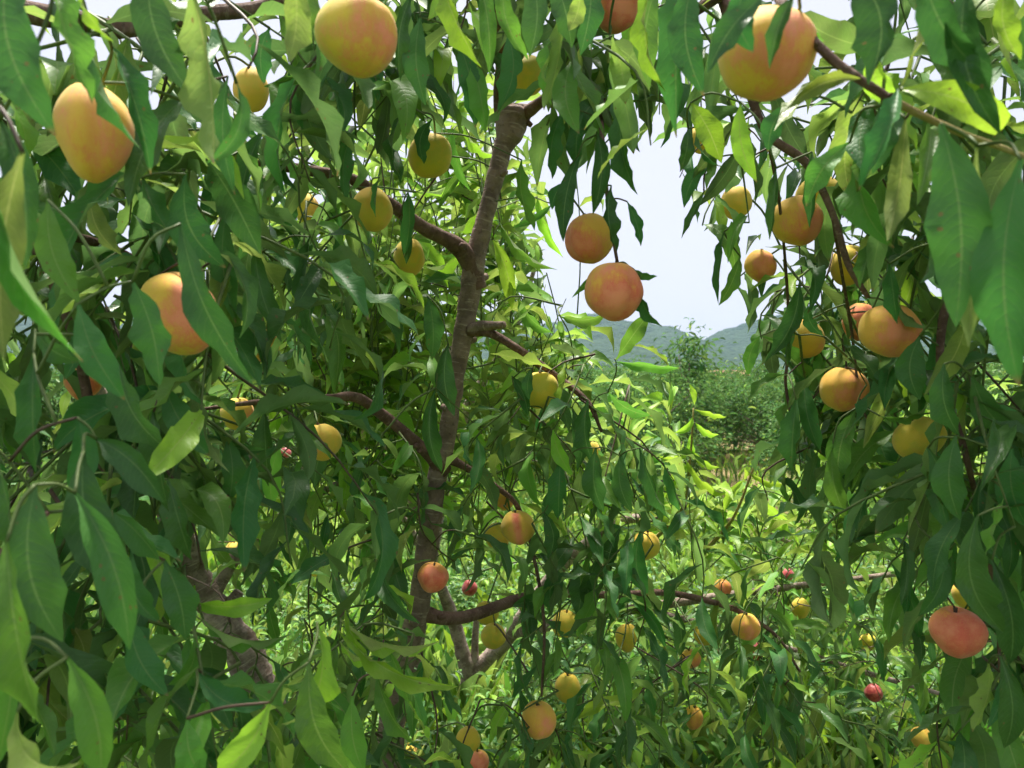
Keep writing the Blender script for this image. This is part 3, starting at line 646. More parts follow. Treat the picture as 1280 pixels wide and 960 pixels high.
# px, py, width px, real diameter, blush, hue (0 yellow 1 orange), seam streak, yaw, z-scale, tilt, tree, label, group
BACKP = 'peaches half hidden in the trees behind'
PL = [
 (118, 165, 92, .064, .34, .45, 0, -60, 1.36, 4, 'L', 'long olive-yellow peach tapering to a blunt tip among large hanging leaves', None),
 (222, 392, 92, .074, .55, .40, 0, -20, 1.18, 26, 'L', 'large slanting yellow peach with red lower end behind a dark leaf', None),
 (104, 478, 44, .060, .75, .9, 0, -60, 1.0, 0, 'L', 'pink-orange peach peeping from under a grey-green leaf', None),
 (315, 112, 46, .070, .20, .6, 0, 80, 1.2, 0, 'L', 'orange peach almost covered by leaves below the thick upper bough', None),
 (327, 430, 44, .070, .38, .4, 0, 0, .98, 0, 'L', 'orange-yellow peach overlapped by one dark pointed leaf tip', None),
 (297, 517, 42, .070, .34, .3, 0, 15, 1.0, 0, 'L', 'golden peach with reddish right cheek at the tip of the level grey branch', None),
 (334, 347, 26, .062, .05, .1, 0, 0, 1.0, 0, 'B', 'small green-yellow peach deep in shaded leaves', BACKP),
 (385, 262, 32, .064, .02, .05, 0, 0, 1.25, 0, 'M', 'oval unripe yellow-green peach under the forking side limb', None),
 (402, 552, 48, .074, .25, .35, 0, 200, 1.0, 0, 'M', 'dull golden peach hanging below the level grey branch', None),
 (447, 44, 103, .075, .42, .05, 0, -38, .98, 0, 'M', 'big round yellow peach with faint pink cheek, fully exposed', None),
 (538, 194, 53, .072, .02, .08, 0, 100, 1.08, 0, 'M', 'green-yellow peach capped by a folded leaf above the side limb', None),
 (466, 262, 52, .072, .12, .35, 0, 100, 1.06, 0, 'M', 'orange-yellow peach with a curled leaf lying over its front', None),
 (512, 322, 40, .066, .05, .15, 0, 100, 1.2, 0, 'M', 'oval yellow peach half behind dark leaves under the side limb', None),
 (660, 95, 48, .072, .02, .05, 0, 100, 1.0, 0, 'M', 'yellow peach above the cut stub of the trunk', None),
 (770, 10, 62, .075, .72, .8, 0, -70, 1.0, 0, 'M', 'orange-red peach tucked up in the overhead canopy', None),
 (736, 298, 64, .074, .62, .75, 0, 200, .98, 0, 'M', 'orange peach hanging just above the red-orange one with open sky behind', None),
 (767, 364, 73, .078, .72, .85, .2, -50, 1.0, -8, 'M', 'round red-orange peach with a creased seam against the sky', None),
 (675, 487, 46, .072, .02, .02, 0, 100, 1.02, 0, 'M', 'clear lemon-yellow peach under the thin right-hand branch', None),
 (741, 566, 20, .056, .02, .1, 0, 0, 1.5, 0, 'M', 'narrow sliver of yellow peach between hanging dark leaves', None),
 (647, 659, 44, .072, .16, .15, 1, -90, .98, 0, 'M', 'yellow peach with a red streak down its middle', None),
 (622, 670, 34, .068, .02, .05, 0, 0, 1.0, 0, 'M', 'plain yellow peach behind the red-streaked one', None),
 (541, 722, 40, .061, .80, .95, 0, -80, .92, 0, 'M', 'coral-orange peach sitting by the trunk above the thick low limb', None),
 (617, 795, 32, .068, .0, .0, 0, 100, 1.0, 0, 'M', 'olive-yellow peach hanging just below the thick low limb', None),
 (609, 766, 30, .068, .0, .05, 0, 100, 1.0, 0, 'M', 'yellow peach partly covering the thick low limb', None),
 (710, 860, 33, .068, .02, .12, 0, 100, 1.12, 0, 'M', 'oval yellow peach beside and above the orange low-hanging one', None),
 (673, 900, 44, .074, .30, .55, 0, -70, 1.04, 0, 'M', 'apricot-orange peach hanging low at the end of a leafy twig', None),
 (585, 925, 32, .070, .02, .1, 0, 100, 1.1, 0, 'M', 'yellow peach above a redder one under drooping leaves near the trunk foot', None),
 (596, 952, 30, .070, .75, .8, 0, -90, 1.0, 0, 'M', 'red-orange peach directly under a yellow one near the trunk foot', None),
 (707, 780, 34, .070, .05, .15, 0, 100, 1.0, 0, 'M', 'shaded golden peach behind a curtain of dark leaves', None),
 (783, 797, 28, .070, .05, .3, 0, 100, 1.3, 0, 'M', 'long golden peach in shade under the long right-hand limb', None),
 (806, 682, 38, .072, .10, .4, 0, 100, 1.0, 0, 'M', 'orange peach with leaves spread over its top', None),
 (630, 625, 26, .068, .3, .3, 0, -90, 1.0, 0, 'M', 'small yellow-pink peach at the twig fork right of the trunk', None),
 (510, 942, 24, .066, .05, .1, 0, 0, 1.0, 0, 'M', 'small yellow peach low beside the dark trunk foot', None),
 (932, 783, 35, .072, .40, .55, 0, -70, .95, 0, 'M', 'round orange peach hanging clear below the long limb', None),
 (881, 793, 26, .066, .02, .08, 0, 100, 1.05, 0, 'M', 'yellow peach next to the round orange one on the long limb', None),
 (903, 735, 22, .062, .6, .8, 0, -80, 1.0, 0, 'M', 'small orange-red peach sitting on the long limb', None),
 (863, 823, 26, .066, .45, .6, 0, -80, .9, 0, 'M', 'squat orange-yellow peach under the yellow one on the long limb', None),
 (867, 897, 24, .062, .30, .6, 0, -80, 1.2, 0, 'B6', 'small oblong orange peach in front of a bright green leaf', None),
 (957, 66, 118, .076, .46, .40, 0, -65, .98, 0, 'M', 'biggest orange peach with dark leaves lying over its top', None),
 (878, 174, 36, .068, .10, .5, 0, 100, 1.0, 0, 'M', 'shaded orange peach below the biggest orange one', None),
 (920, 253, 38, .068, .15, .5, 0, 100, 1.1, 0, 'M', 'golden peach at the edge of the open sky beside drooping leaves', None),
 (951, 332, 40, .066, .50, .75, 0, -80, 1.05, 0, 'M', 'orange peach lowest of the cluster at the edge of the sky', None),
 (996, 276, 62, .074, .50, .7, 0, -60, 1.0, 8, 'M', 'orange peach with red base touching a yellow neighbour', None),
 (1022, 248, 58, .074, .05, .15, 0, 100, 1.0, 0, 'M', 'yellow peach pressed against the red-based orange one', None),
 (1061, 331, 44, .070, .12, .3, 0, 100, 1.2, 0, 'M', 'yellow peach half covered by leaves above the touching pair', None),
 (1075, 402, 44, .064, .80, .9, 0, -80, 1.1, 0, 'M', 'pinkish red peach pressed behind the big pale orange one', None),
 (1112, 413, 72, .076, .45, .85, 0, -75, .92, 0, 'M', 'big pale orange peach with a leaf tip lying on it', None),
 (1006, 424, 51, .072, .35, .45, 0, 0, .96, 0, 'M', 'golden peach with dark red right cheek hanging before the hills', None),
 (1054, 486, 58, .074, .45, .7, 0, -70, .96, 0, 'M', 'round peach-orange fruit crossed by its dark hanging twig', None),
 (1148, 548, 64, .074, .02, .02, 0, 100, .86, 20, 'R', 'pale yellow-green peach lying sideways against dark leaves', None),
 (1197, 790, 66, .068, .95, .95, 0, -85, .92, 6, 'R', 'bright pink-red peach under a large dark folded leaf', None),
 (1212, 742, 40, .070, .05, .3, 0, 100, 1.1, 0, 'R', 'yellow peach mostly behind a leaf above the pink-red one', None),
 (1001, 760, 22, .064, .02, .1, 0, 100, 1.2, 0, 'B6', 'small yellow peach on the tree with pale upright shoots', BACKP),
 (1085, 803, 22, .062, .0, .0, 0, 100, 1.0, 0, 'B6', 'green-yellow peach in the shade of the low rear tree', BACKP),
 (1152, 922, 26, .066, .3, .6, 0, 100, 1.0, 0, 'B6', 'orange-brown peach hanging low over the weeds', None),
 (200, 750, 20, .060, .1, .3, 0, 100, 1.0, 0, 'B3', 'small golden peach beside the leaning rough-barked trunk', BACKP),
 (292, 690, 22, .064, .15, .4, 0, 100, 1.2, 0, 'B3', 'small golden-orange peach above the leaning rough-barked trunk', BACKP),
 (393, 713, 16, .060, .02, .1, 0, 100, 1.0, 0, 'B3', 'tiny green-yellow peach in leaves right of the leaning trunk', BACKP),
 (341, 866, 18, .062, .1, .3, 0, 100, 1.2, 0, 'B3', 'small golden peach below the end of the leaning trunk', BACKP),
 (325, 818, 14, .058, .02, .1, 0, 100, 1.0, 0, 'B3', 'tiny yellow peach touching the leaning trunk', BACKP),
]
REDP = 'dark red fruit in the trees behind'
for (x, y, w, k) in [(383, 592, 18, 'B'), (357, 566, 14, 'B'), (587, 735, 20, 'B'), (985, 718, 15, 'B6'), (944, 814, 22, 'B6'), (1092, 866, 22, 'B6'), (1142, 686, 16, 'B6'), (1000, 898, 12, 'B6')]:
    PL.append((x, y, w, .060, 9, 0, 0, random.uniform(0, 360), 1.0, 0, k, 'small dark red fruit hanging in the trees behind', REDP))
for p in PL: PEACHES.append((p[0], p[1], p[3] * F / p[2], p[2] / 2 * (p[8] if p[8] > 1 else 1)))

# ------------------------------------------------------------------ the near peach trees
TR = {}
M = TR['M'] = Tree('peach_tree', (P(480, 0, 1.62).x, 1.62, 0), 'peach tree with forked grey-brown trunk standing amid the others')
L = TR['L'] = Tree('peach_tree', (-1.75, 1.0, 0), 'peach tree with large dark hanging leaves, only its boughs showing')
Q = TR['R'] = Tree('peach_tree', (2.0, 1.15, 0), 'peach tree whose dark leaf curtain hangs beside the pink-red peach')
B3 = TR['B3'] = Tree('peach_tree', (P(375, 0, 2.3).x, 2.3, 0), 'peach tree with leaning rough flaky trunk behind')
B = TR['B'] = Tree('peach_tree', (P(500, 0, 3.2).x, 3.2, 0), 'bright green peach tree with upright shoots behind the forked trunk')
B6 = TR['B6'] = Tree('peach_tree', (P(588, 0, 3.3).x, 3.3, 0), 'low spreading peach tree with V-shaped pale trunk and light green shoots')

# main trunk, its stub and limbs
M.branch([(470, 1380, 1.62, 51), (482, 1000, 1.62, 39), (497, 860, 1.62, 32), (522, 765, 1.60, 28), (537, 660, 1.60, 26), (546, 600, 1.60, 25), (560, 540, 1.60, 22), (571, 460, 1.60, 22), (582, 400, 1.60, 25), (592, 335, 1.60, 28), (602, 290, 1.60, 23), (618, 225, 1.60, 22), (630, 185, 1.60, 25), (637, 165, 1.60, 37), (640, 146, 1.60, 44), (641, 138, 1.60, 38), (641, 135, 1.60, 19)], BARK, 'trunk', 16, .16, 9, 7)
M.branch([(645, 150, 1.60, 22), (662, 138, 1.58, 16), (690, 118, 1.50, 13), (730, 104, 1.40, 12), (790, 70, 1.25, 12), (860, 20, 1.10, 13), (950, -40, .90, 15), (1050, -130, .8, 12)], BARK_RED, knots=2)
M.branch([(630, 152, 1.60, 24), (626, 120, 1.58, 20), (628, 60, 1.45, 19), (600, -30, 1.15, 20), (550, -110, .95, 20), (440, -130, .80, 16), (330, -120, .75, 10)], BARK_RED, knots=2)
M.branch([(598, 362, 1.60, 22), (586, 325, 1.59, 24), (566, 304, 1.56, 21), (530, 285, 1.53, 17), (480, 250, 1.50, 16), (440, 225, 1.47, 16), (385, 213, 1.42, 14), (335, 205, 1.38, 12), (280, 190, 1.34, 8)], BARK_RED, knots=3)
M.branch([(584, 415, 1.60, 20), (600, 409, 1.57, 16), (615, 407, 1.55, 12), (630, 406, 1.53, 9)], BARK, 'pruned_stub', knots=0)
M.branch([(588, 413, 1.59, 18), (612, 416, 1.56, 12), (650, 438, 1.55, 10), (695, 470, 1.55, 9), (735, 503, 1.52, 7), (752, 540, 1.50, 4)], BARK_RED, knots=1)
M.branch([(556, 590, 1.60, 22), (528, 560, 1.57, 15), (480, 520, 1.54, 14), (446, 497, 1.50, 13), (415, 497, 1.46, 10), (380, 499, 1.42, 10), (345, 501, 1.38, 9), (300, 505, 1.35, 6), (250, 512, 1.32, 4)], BARK_RED, knots=2)
M.branch([(556, 570, 1.60, 18), (580, 583, 1.60, 10), (615, 605, 1.62, 8), (648, 635, 1.62, 6), (668, 700, 1.62, 5), (680, 780, 1.60, 4), (677, 870, 1.60, 3)], BARK_RED)
M.branch([(523, 765, 1.60, 23), (560, 773, 1.63, 17), (600, 766, 1.70, 15), (645, 750, 1.80, 14), (700, 742, 1.88, 11), (770, 744, 1.96, 9), (835, 741, 2.0, 8), (905, 757, 2.0, 7), (945, 776, 2.0, 6), (975, 800, 2.0, 4), (1000, 840, 2.0, 3)], BARK_RED, knots=4)
# young shoot arching over towards the viewer, brown at its base and straw-green at its tip
M.branch([(950, -40, .74, 14), (985, 14, .62, 13), (1012, 46, .60, 12), (1045, 78, .59, 12), (1085, 106, .58, 11), (1118, 127, .575, 11)], BARK_RED, knots=2)
M.branch([(1116, 126, .575, 11), (1160, 148, .57, 10), (1205, 168, .56, 9), (1250, 184, .56, 8), (1330, 215, .55, 6)], BARK_TAN)
M.branch([(905, 0, 1.02, 15), (930, 90, 1.02, 13), (958, 165, 1.02, 11), (1008, 204, 1.02, 11), (1040, 265, 1.02, 9), (1060, 330, 1.02, 8), (1085, 372, 1.02, 6)], BARK_RED, knots=1)
M.branch([(1040, 265, 1.02, 5), (1052, 340, 1.10, 4), (1064, 410, 1.18, 4), (1071, 470, 1.20, 3), (1076, 505, 1.20, 3), (1092, 540, 1.20, 3)], BARK_RED)
M.branch([(958, 165, 1.02, 5), (975, 260, 1.12, 4), (985, 380, 1.25, 4), (984, 450, 1.3, 4), (982, 480, 1.3, 4), (990, 530, 1.3, 3)], BARK_RED)
M.branch([(760, 88, 1.30, 10), (752, 140, 1.12, 7), (755, 200, 1.05, 6), (762, 270, 1.05, 5), (772, 330, 1.06, 4)], BARK_RED)
# boughs of the left tree
L.branch([(-1040, 1930, 1.0, 120), (-1040, 1300, 1.0, 100), (-1010, 700, 1.0, 90), (-800, 300, .98, 70)], BARK_OLD, 'trunk', 14, .16)
L.branch([(-800, 310, .98, 60), (-400, 120, .9, 45), (-60, 20, .85, 32), (60, 20, .86, 27), (140, 36, .9, 25), (200, 26, .93, 22), (262, 17, .95, 20), (330, 8, 1.0, 17), (420, -30, 1.02, 12)], BARK_RED, knots=3)
L.branch([(-820, 320, .98, 44), (-900, -100, 1.2, 26), (-700, -400, 1.4, 14)], BARK_RED)
L.branch([(-900, 480, .98, 44), (-700, 300, 1.5, 24), (-450, 250, 1.9, 14)], BARK_RED)
L.branch([(-800, 330, .98, 50), (-400, 300, .9, 34), (-80, 250, .85, 24), (30, 290, .88, 17), (85, 400, .92, 13), (110, 500, .94, 12), (116, 560, .94, 10), (150, 640, .95, 6)], BARK_RED, knots=1)
L.branch([(-900, 500, .98, 50), (-400, 620, .8, 30), (-60, 700, .62, 16), (10, 685, .60, 10), (60, 640, .62, 7)], BARK_RED)
L.branch([(30, 290, .88, 15), (110, 300, .95, 12), (180, 330, 1.0, 9), (260, 380, 1.05, 7), (320, 470, 1.12, 5)], BARK_RED)
# right tree
Q.branch([(2310, 1740, 1.15, 110), (2300, 1200, 1.15, 90), (2200, 500, 1.15, 80), (1900, 100, 1.1, 50)], BARK_OLD, 'trunk', 14, .16)
Q.branch([(1900, 120, 1.1, 50), (1500, 60, 1.0, 28), (1290, 180, .98, 18), (1200, 330, .96, 13), (1175, 450, .95, 10), (1205, 560, .95, 8), (1228, 660, 1.0, 6), (1246, 760, 1.0, 5), (1250, 860, 1.0, 3)], BARK_RED)
Q.branch([(2050, 60, 1.1, 34), (2150, -300, 1.3, 24), (2000, -600, 1.5, 14)], BARK_RED)
Q.branch([(2200, 520, 1.15, 40), (2500, 200, 1.5, 26), (2600, -100, 1.8, 14)], BARK_RED)
Q.branch([(2100, 300, 1.12, 34), (1750, 150, 1.5, 22), (1500, 100, 1.9, 14), (1350, 0, 2.2, 8)], BARK_RED)
Q.branch([(1900, 140, 1.1, 26), (1600, 350, 1.0, 14), (1370, 520, .98, 8), (1270, 590, .97, 6), (1215, 592, .97, 4)], BARK_TAN)
# leaning trunk
B3.branch([(375, 1110, 2.3, 62), (345, 930, 2.3, 50), (318, 845, 2.3, 44), (285, 785, 2.3, 40), (258, 745, 2.3, 37), (236, 700, 2.28, 34), (200, 620, 2.2, 26), (150, 540, 2.1, 20), (100, 440, 2.0, 14)], BARK_OLD, 'trunk', 14, .34, 8, 6)
B3.branch([(262, 750, 2.3, 22), (300, 690, 2.35, 16), (360, 640, 2.4, 12), (430, 600, 2.45, 8)], BARK_OLD)
# rear trees
B.branch([(500, 935, 3.2, 34), (520, 780, 3.2, 28), (545, 640, 3.2, 22), (560, 480, 3.1, 16), (575, 330, 3.0, 10), (560, 220, 2.9, 6)], BARK_OLD, 'trunk', 10, .15)
B.branch([(545, 650, 3.2, 16), (580, 520, 3.0, 14), (640, 420, 2.9, 9), (670, 330, 2.9, 5)], BARK_OLD)
B.branch([(543, 660, 3.2, 16), (440, 520, 2.9, 13), (360, 420, 2.8, 8)], BARK_OLD)
B6.branch([(588, 915, 3.3, 40), (588, 875, 3.3, 30), (590, 848, 3.3, 30)], BARK_OLD, 'trunk', 12, .15)
B6.branch([(590, 850, 3.3, 27), (578, 815, 3.3, 19), (568, 780, 3.3, 17), (545, 720, 3.2, 13), (500, 640, 3.1, 8)], BARK_OLD)
B6.branch([(588, 852, 3.3, 28), (610, 825, 3.3, 22), (640, 790, 3.25, 19), (700, 710, 3.1, 16), (770, 655, 2.95, 13), (810, 648, 2.85, 11), (870, 645, 2.8, 10), (938, 656, 2.75, 7), (1010, 690, 2.7, 5)], BARK_OLD, knots=3)
B6.branch([(592, 848, 3.3, 12), (594, 800, 3.3, 9), (596, 770, 3.3, 7)], BARK_OLD)
B6.branch([(640, 790, 3.25, 16), (800, 760, 2.9, 12), (980, 735, 2.7, 9), (1100, 720, 2.6, 7), (1250, 700, 2.6, 5)], BARK_OLD)
B6.branch([(800, 690, 2.6, 6), (850, 640, 2.1, 4), (862, 580, 2.0, 3), (867, 510, 2.0, 2)], BARK_TAN, 'shoot')
B6.branch([(880, 690, 2.5, 6), (915, 650, 2.15, 4), (938, 595, 2.1, 3), (945, 575, 2.1, 2)], BARK_TAN, 'shoot')
B6.branch([(800, 760, 2.9, 10), (950, 800, 2.8, 8), (1080, 840, 2.7, 7), (1220, 880, 2.7, 5)], BARK_OLD)

# ------------------------------------------------------------------ big leaves laid out one by one
# base x, base y, tip x, tip y, distance, width px, roll, class, shape
for h in [
 (20, -70, 70, 170, .50, 88, 10, 0, 2), (72, -30, 115, 130, .52, 58, -20, 1, 1), (95, -20, 142, 52, .55, 24, 60, 2, 3), (235, -40, 268, 205, .55, 78, 170, 3, 2), (185, -50, 240, 120, .57, 60, 15, 0, 3),
 (112, 40, 176, 186, .58, 44, 20, 0, 3), (140, 60, 188, 218, .62, 40, -35, 0, 4), (-12, 125, 104, 452, .46, 52, 25, 1, 4), (0, 150, 32, 335, .50, 62, -10, 0, 1), (28, 190, 6, 452, .44, 66, 165, 3, 2),
 (296, 105, 258, 204, .60, 34, -30, 0, 5), (285, 95, 294, 244, .72, 31, 15, 0, 3), (365, -50, 360, 78, .62, 54, 175, 2, 2), (337, 35, 330, 106, .9, 32, 0, 0, 2), (232, 218, 282, 335, .70, 60, 5, 0, 1),
 (178, 222, 246, 332, .74, 46, -25, 0, 3), (258, 198, 326, 318, .78, 54, 20, 0, 2), (112, 238, 152, 319, .74, 36, 170, 3, 1), (372, 95, 358, 248, .9, 36, 25, 0, 4), (398, 78, 330, 108, .95, 22, -40, 1, 4),
 (166, 352, 200, 482, .62, 54, 0, 0, 0), (226, 280, 316, 480, .62, 54, 12, 0, 2), (98, 380, 156, 500, .60, 50, -10, 0, 3), (44, 412, 102, 452, .66, 36, 20, 0, 2), (42, 442, 46, 592, .64, 46, 0, 0, 1),
 (96, 522, 88, 622, .62, 52, -12, 0, 3), (104, 565, 160, 742, .56, 72, 8, 0, 1), (120, 548, 205, 628, .62, 55, -5, 0, 2), (148, 455, 214, 566, .70, 62, 14, 0, 2), (204, 478, 262, 570, .78, 46, -10, 0, 3),
 (192, 515, 212, 640, .76, 50, 10, 0, 1), (284, 545, 286, 628, .95, 32, 0, 0, 2), (330, 512, 336, 608, 1.1, 36, 10, 0, 1), (318, 305, 352, 428, .95, 32, -15, 0, 3), (388, 296, 406, 442, 1.15, 28, 20, 0, 4), (268, 536, 332, 562, 1.0, 26, 30, 0, 3),
 (44, 606, 78, 802, .50, 80, 0, 0, 1), (8, 678, 52, 905, .48, 78, 8, 1, 2), (94, 616, 162, 812, .53, 68, -8, 0, 2), (166, 686, 200, 778, .66, 42, 10, 0, 1), (84, 822, 126, 975, .52, 66, -5, 1, 3), (22, 890, 102, 952, .50, 60, 150, 2, 6),
 (140, 640, 200, 700, .66, 50, 20, 0, 2), (205, 700, 232, 800, .70, 46, 15, 0, 2), (160, 770, 210, 870, .68, 48, -15, 0, 2),
 (248, 752, 340, 748, .85, 30, 45, 2, 6), (254, 774, 368, 790, .85, 24, 60, 1, 4), (396, 778, 352, 905, .72, 42, -30, 2, 6), (386, 828, 438, 968, .66, 54, 10, 1, 2), (338, 878, 270, 968, .66, 58, -20, 2, 3), (234, 898, 256, 972, .66, 44, 0, 1, 2),
 (246, 838, 332, 885, .72, 46, 10, 0, 3), (242, 795, 208, 856, .75, 30, -30, 1, 5), (-5, 560, 30, 700, .60, 46, 30, 0, 2), (60, 250, 100, 380, .62, 46, 0, 1, 2), (330, 160, 300, 290, .9, 40, 10, 0, 2), (210, 600, 240, 700, .8, 48, -10, 0, 2), (20, 800, -5, 960, .55, 50, 20, 1, 2),
]: L.hero(*h)
for h in [
 # fresh spray in the lower middle
 (432, 762, 482, 828, .95, 24, 40, 2, 7), (425, 772, 552, 800, .95, 24, 55, 2, 4), (424, 788, 572, 858, .93, 26, 40, 2, 3), (424, 800, 490, 826, .95, 20, 60, 2, 4), (470, 840, 520, 930, 1.0, 34, 10, 1, 2), (440, 870, 455, 965, .95, 40, -10, 1, 1), (480, 800, 512, 880, 1.0, 26, 20, 1, 3),
 # leaves hanging from the overhead limb
 (552, -25, 602, 84, .80, 44, 10, 2, 3), (598, -25, 612, 95, .82, 32, -15, 1, 2), (632, -30, 660, 75, .85, 36, 20, 1, 3), (664, -25, 662, 72, .80, 50, 0, 0, 1), (706, -10, 680, 138, .90, 36, 165, 2, 2), (516, -8, 500, 102, .95, 30, 0, 0, 2), (526, 22, 532, 132, .95, 40, 0, 0, 1),
 (574, 55, 594, 160, 1.0, 36, 10, 0, 2), (590, 76, 608, 168, 1.0, 40, -10, 1, 1), (634, 40, 622, 142, 1.0, 40, 0, 0, 1), (726, -15, 711, 38, .8, 30, 165, 2, 3), (814, -15, 832, 114, .72, 32, 30, 2, 4), (850, -35, 846, 172, .74, 58, 10, 0, 1), (822, -20, 812, 110, .84, 40, 0, 1, 2), (765, 45, 782, 130, .9, 36, 160, 2, 2), (738, -30, 725, 70, .85, 36, 0, 0, 2),
 (868, -30, 880, 120, .66, 50, 10, 0, 2), (690, -30, 715, 60, .85, 40, 10, 0, 2), (480, -40, 470, 20, .8, 36, 10, 0, 2), (410, -30, 395, 70, .8, 30, 40, 0, 3), (385, -30, 372, 60, .75, 36, 10, 1, 2),
 # arching young leaves behind the upper trunk
 (625, 278, 697, 337, 1.72, 18, 30, 1, 4), (672, 246, 704, 322, 1.75, 17, 10, 2, 4), (616, 300, 640, 388, 1.72, 30, 0, 2, 3), (648, 373, 692, 416, 1.75, 22, 20, 1, 4), (566, 163, 589, 240, 1.75, 19, 10, 1, 4), (580, 156, 624, 196, 1.78, 20, 40, 2, 4), (604, 248, 545, 284, 1.75, 20, -40, 2, 6), (590, 300, 520, 330, 1.76, 20, -30, 2, 6), (520, 240, 580, 210, 1.8, 20, 60, 2, 4), (600, 200, 548, 262, 1.8, 16, 20, 1, 3), (560, 360, 520, 300, 1.8, 20, 10, 2, 4),
 # cluster above the two sky peaches
 (746, 165, 741, 268, 1.02, 34, 0, 0, 0), (778, 132, 797, 243, 1.04, 38, 10, 0, 2), (706, 138, 690, 224, 1.06, 32, -10, 0, 2), (722, 196, 704, 302, 1.03, 30, 0, 0, 1), (764, 232, 771, 314, 1.02, 30, 0, 0, 2), (784, 252, 801, 308, 1.05, 16, 0, 0, 2), (707, 228, 690, 262, 1.06, 22, 0, 0, 1), (770, 165, 785, 222, 1.05, 30, 0, 1, 1), (730, 140, 722, 215, 1.08, 32, 5, 0, 1), (652, 200, 668, 288, 1.30, 31, 0, 1, 2), (690, 255, 640, 285, 1.5, 14, 0, 1, 5),
 (800, 345, 828, 408, 1.03, 28, 30, 0, 4), (790, 335, 822, 345, 1.03, 14, 30, 0, 3), (770, 330, 715, 372, 1.10, 12, 0, 1, 2), (755, 120, 725, 175, 1.1, 34, 0, 0, 2), (765, 110, 800, 190, 1.1, 36, 0, 0, 2),
 # leaves lying on fruit
 (540, 150, 530, 205, 1.22, 30, 20, 0, 3), (474, 222, 470, 272, 1.28, 16, 40, 0, 3), (510, 240, 505, 320, 1.45, 26, 0, 0, 2), (500, 275, 508, 330, 1.5, 22, 0, 0, 1),
 # big near leaves on the arching shoot
 (936, -25, 942, 66, .55, 46, 0, 0, 2), (958, -8, 884, 92, .54, 42, 15, 0, 3), (992, -5, 962, 86, .56, 32, -10, 0, 2), (1000, 10, 1032, 52, .60, 26, 0, 1, 2), (1064, -35, 1086, 106, .54, 74, 0, 0, 1), (1152, -40, 1234, 97, .52, 68, 5, 0, 1), (1216, -45, 1250, 168, .52, 64, 10, 0, 1), (1124, 112, 1146, -25, .56, 20, 60, 3, 2), (1128, 112, 1244, 168, .55, 44, -25, 2, 8), (1122, 112, 1074, 238, .55, 44, 20, 0, 5), (1078, 100, 984, 136, .58, 32, 15, 3, 3),
 (1176, 155, 1195, 408, .52, 82, 0, 0, 0), (1222, 182, 1211, 434, .535, 44, 170, 3, 1), (1276, 200, 1274, 482, .50, 84, 5, 0, 1), (1132, 148, 1109, 302, .60, 46, 170, 3, 1), (1062, 178, 1008, 258, .70, 40, 20, 1, 2), (1102, 132, 1090, 218, .62, 36, 0, 0, 2), (1262, -25, 1276, 75, .56, 40, 20, 2, 1), (864, 128, 902, 204, .95, 36, 10, 2, 2), (926, 128, 946, 228, .92, 29, 0, 2, 1), (970, 210, 962, 300, .9, 22, 0, 0, 2), (1015, 190, 1012, 285, .88, 26, 0, 0, 1), (1090, 60, 1130, 130, .62, 40, 10, 2, 1), (985, 130, 960, 190, .8, 34, 10, 0, 3), (1090, 300, 1075, 360, .92, 30, 0, 0, 2), (1112, 330, 1122, 405, .92, 30, 0, 0, 2), (1010, 380, 1030, 420, 1.18, 22, 40, 0, 3),
 (950, 420, 935, 470, 1.2, 20, 0, 1, 2), (985, 468, 935, 505, 1.25, 24, 30, 1, 2), (995, 500, 990, 590, 1.2, 40, 0, 0, 1), (1070, 510, 1048, 610, 1.15, 38, 10, 1, 1), (1040, 560, 1060, 650, 1.15, 30, 0, 1, 2), (1100, 520, 1160, 505, 1.1, 18, 40, 1, 4), (880, 240, 852, 298, 1.1, 16, 0, 0, 3), (905, 290, 898, 380, 1.1, 18, 20, 0, 3), (925, 320, 898, 382, 1.12, 20, 0, 1, 2), (890, 200, 855, 260, 1.1, 24, 0, 0, 3), (860, 160, 850, 215, 1.0, 20, 0, 0, 2),
 # leaves hanging under the thin right-hand branch
 (700, 575, 698, 650, 1.45, 38, 0, 0, 1), (735, 500, 742, 580, 1.45, 34, 0, 0, 1), (745, 560, 755, 640, 1.42, 36, 0, 0, 2), (715, 510, 722, 590, 1.48, 30, 0, 0, 1), (800, 560, 838, 650, 1.40, 28, 20, 0, 3), (775, 570, 790, 640, 1.44, 30, 0, 0, 1), (830, 580, 850, 640, 1.5, 22, 20, 0, 3), (770, 450, 812, 390, 1.45, 26, 15, 1, 2), (770, 452, 850, 460, 1.48, 22, 45, 1, 3), (700, 395, 760, 390, 1.5, 22, 20, 1, 4), (640, 470, 660, 520, 1.45, 22, 0, 0, 2), (665, 460, 662, 500, 1.4, 18, 0, 0, 2), (760, 490, 815, 520, 1.5, 24, 30, 1, 3),
 (775, 660, 760, 740, 1.55, 36, 0, 0, 1), (800, 665, 810, 745, 1.55, 30, 0, 0, 1), (680, 640, 685, 700, 1.5, 28, 0, 0, 1), (745, 700, 740, 770, 1.6, 30, 0, 0, 1), (720, 700, 722, 770, 1.6, 34, 0, 0, 0), (695, 705, 690, 770, 1.6, 26, 0, 0, 1), (845, 760, 850, 820, 1.9, 26, 0, 0, 1), (560, 430, 568, 520, 1.42, 32, 0, 0, 1), (545, 485, 552, 590, 1.40, 34, 0, 0, 2), (535, 370, 540, 450, 1.45, 28, 0, 0, 2),
]: M.hero(*h)
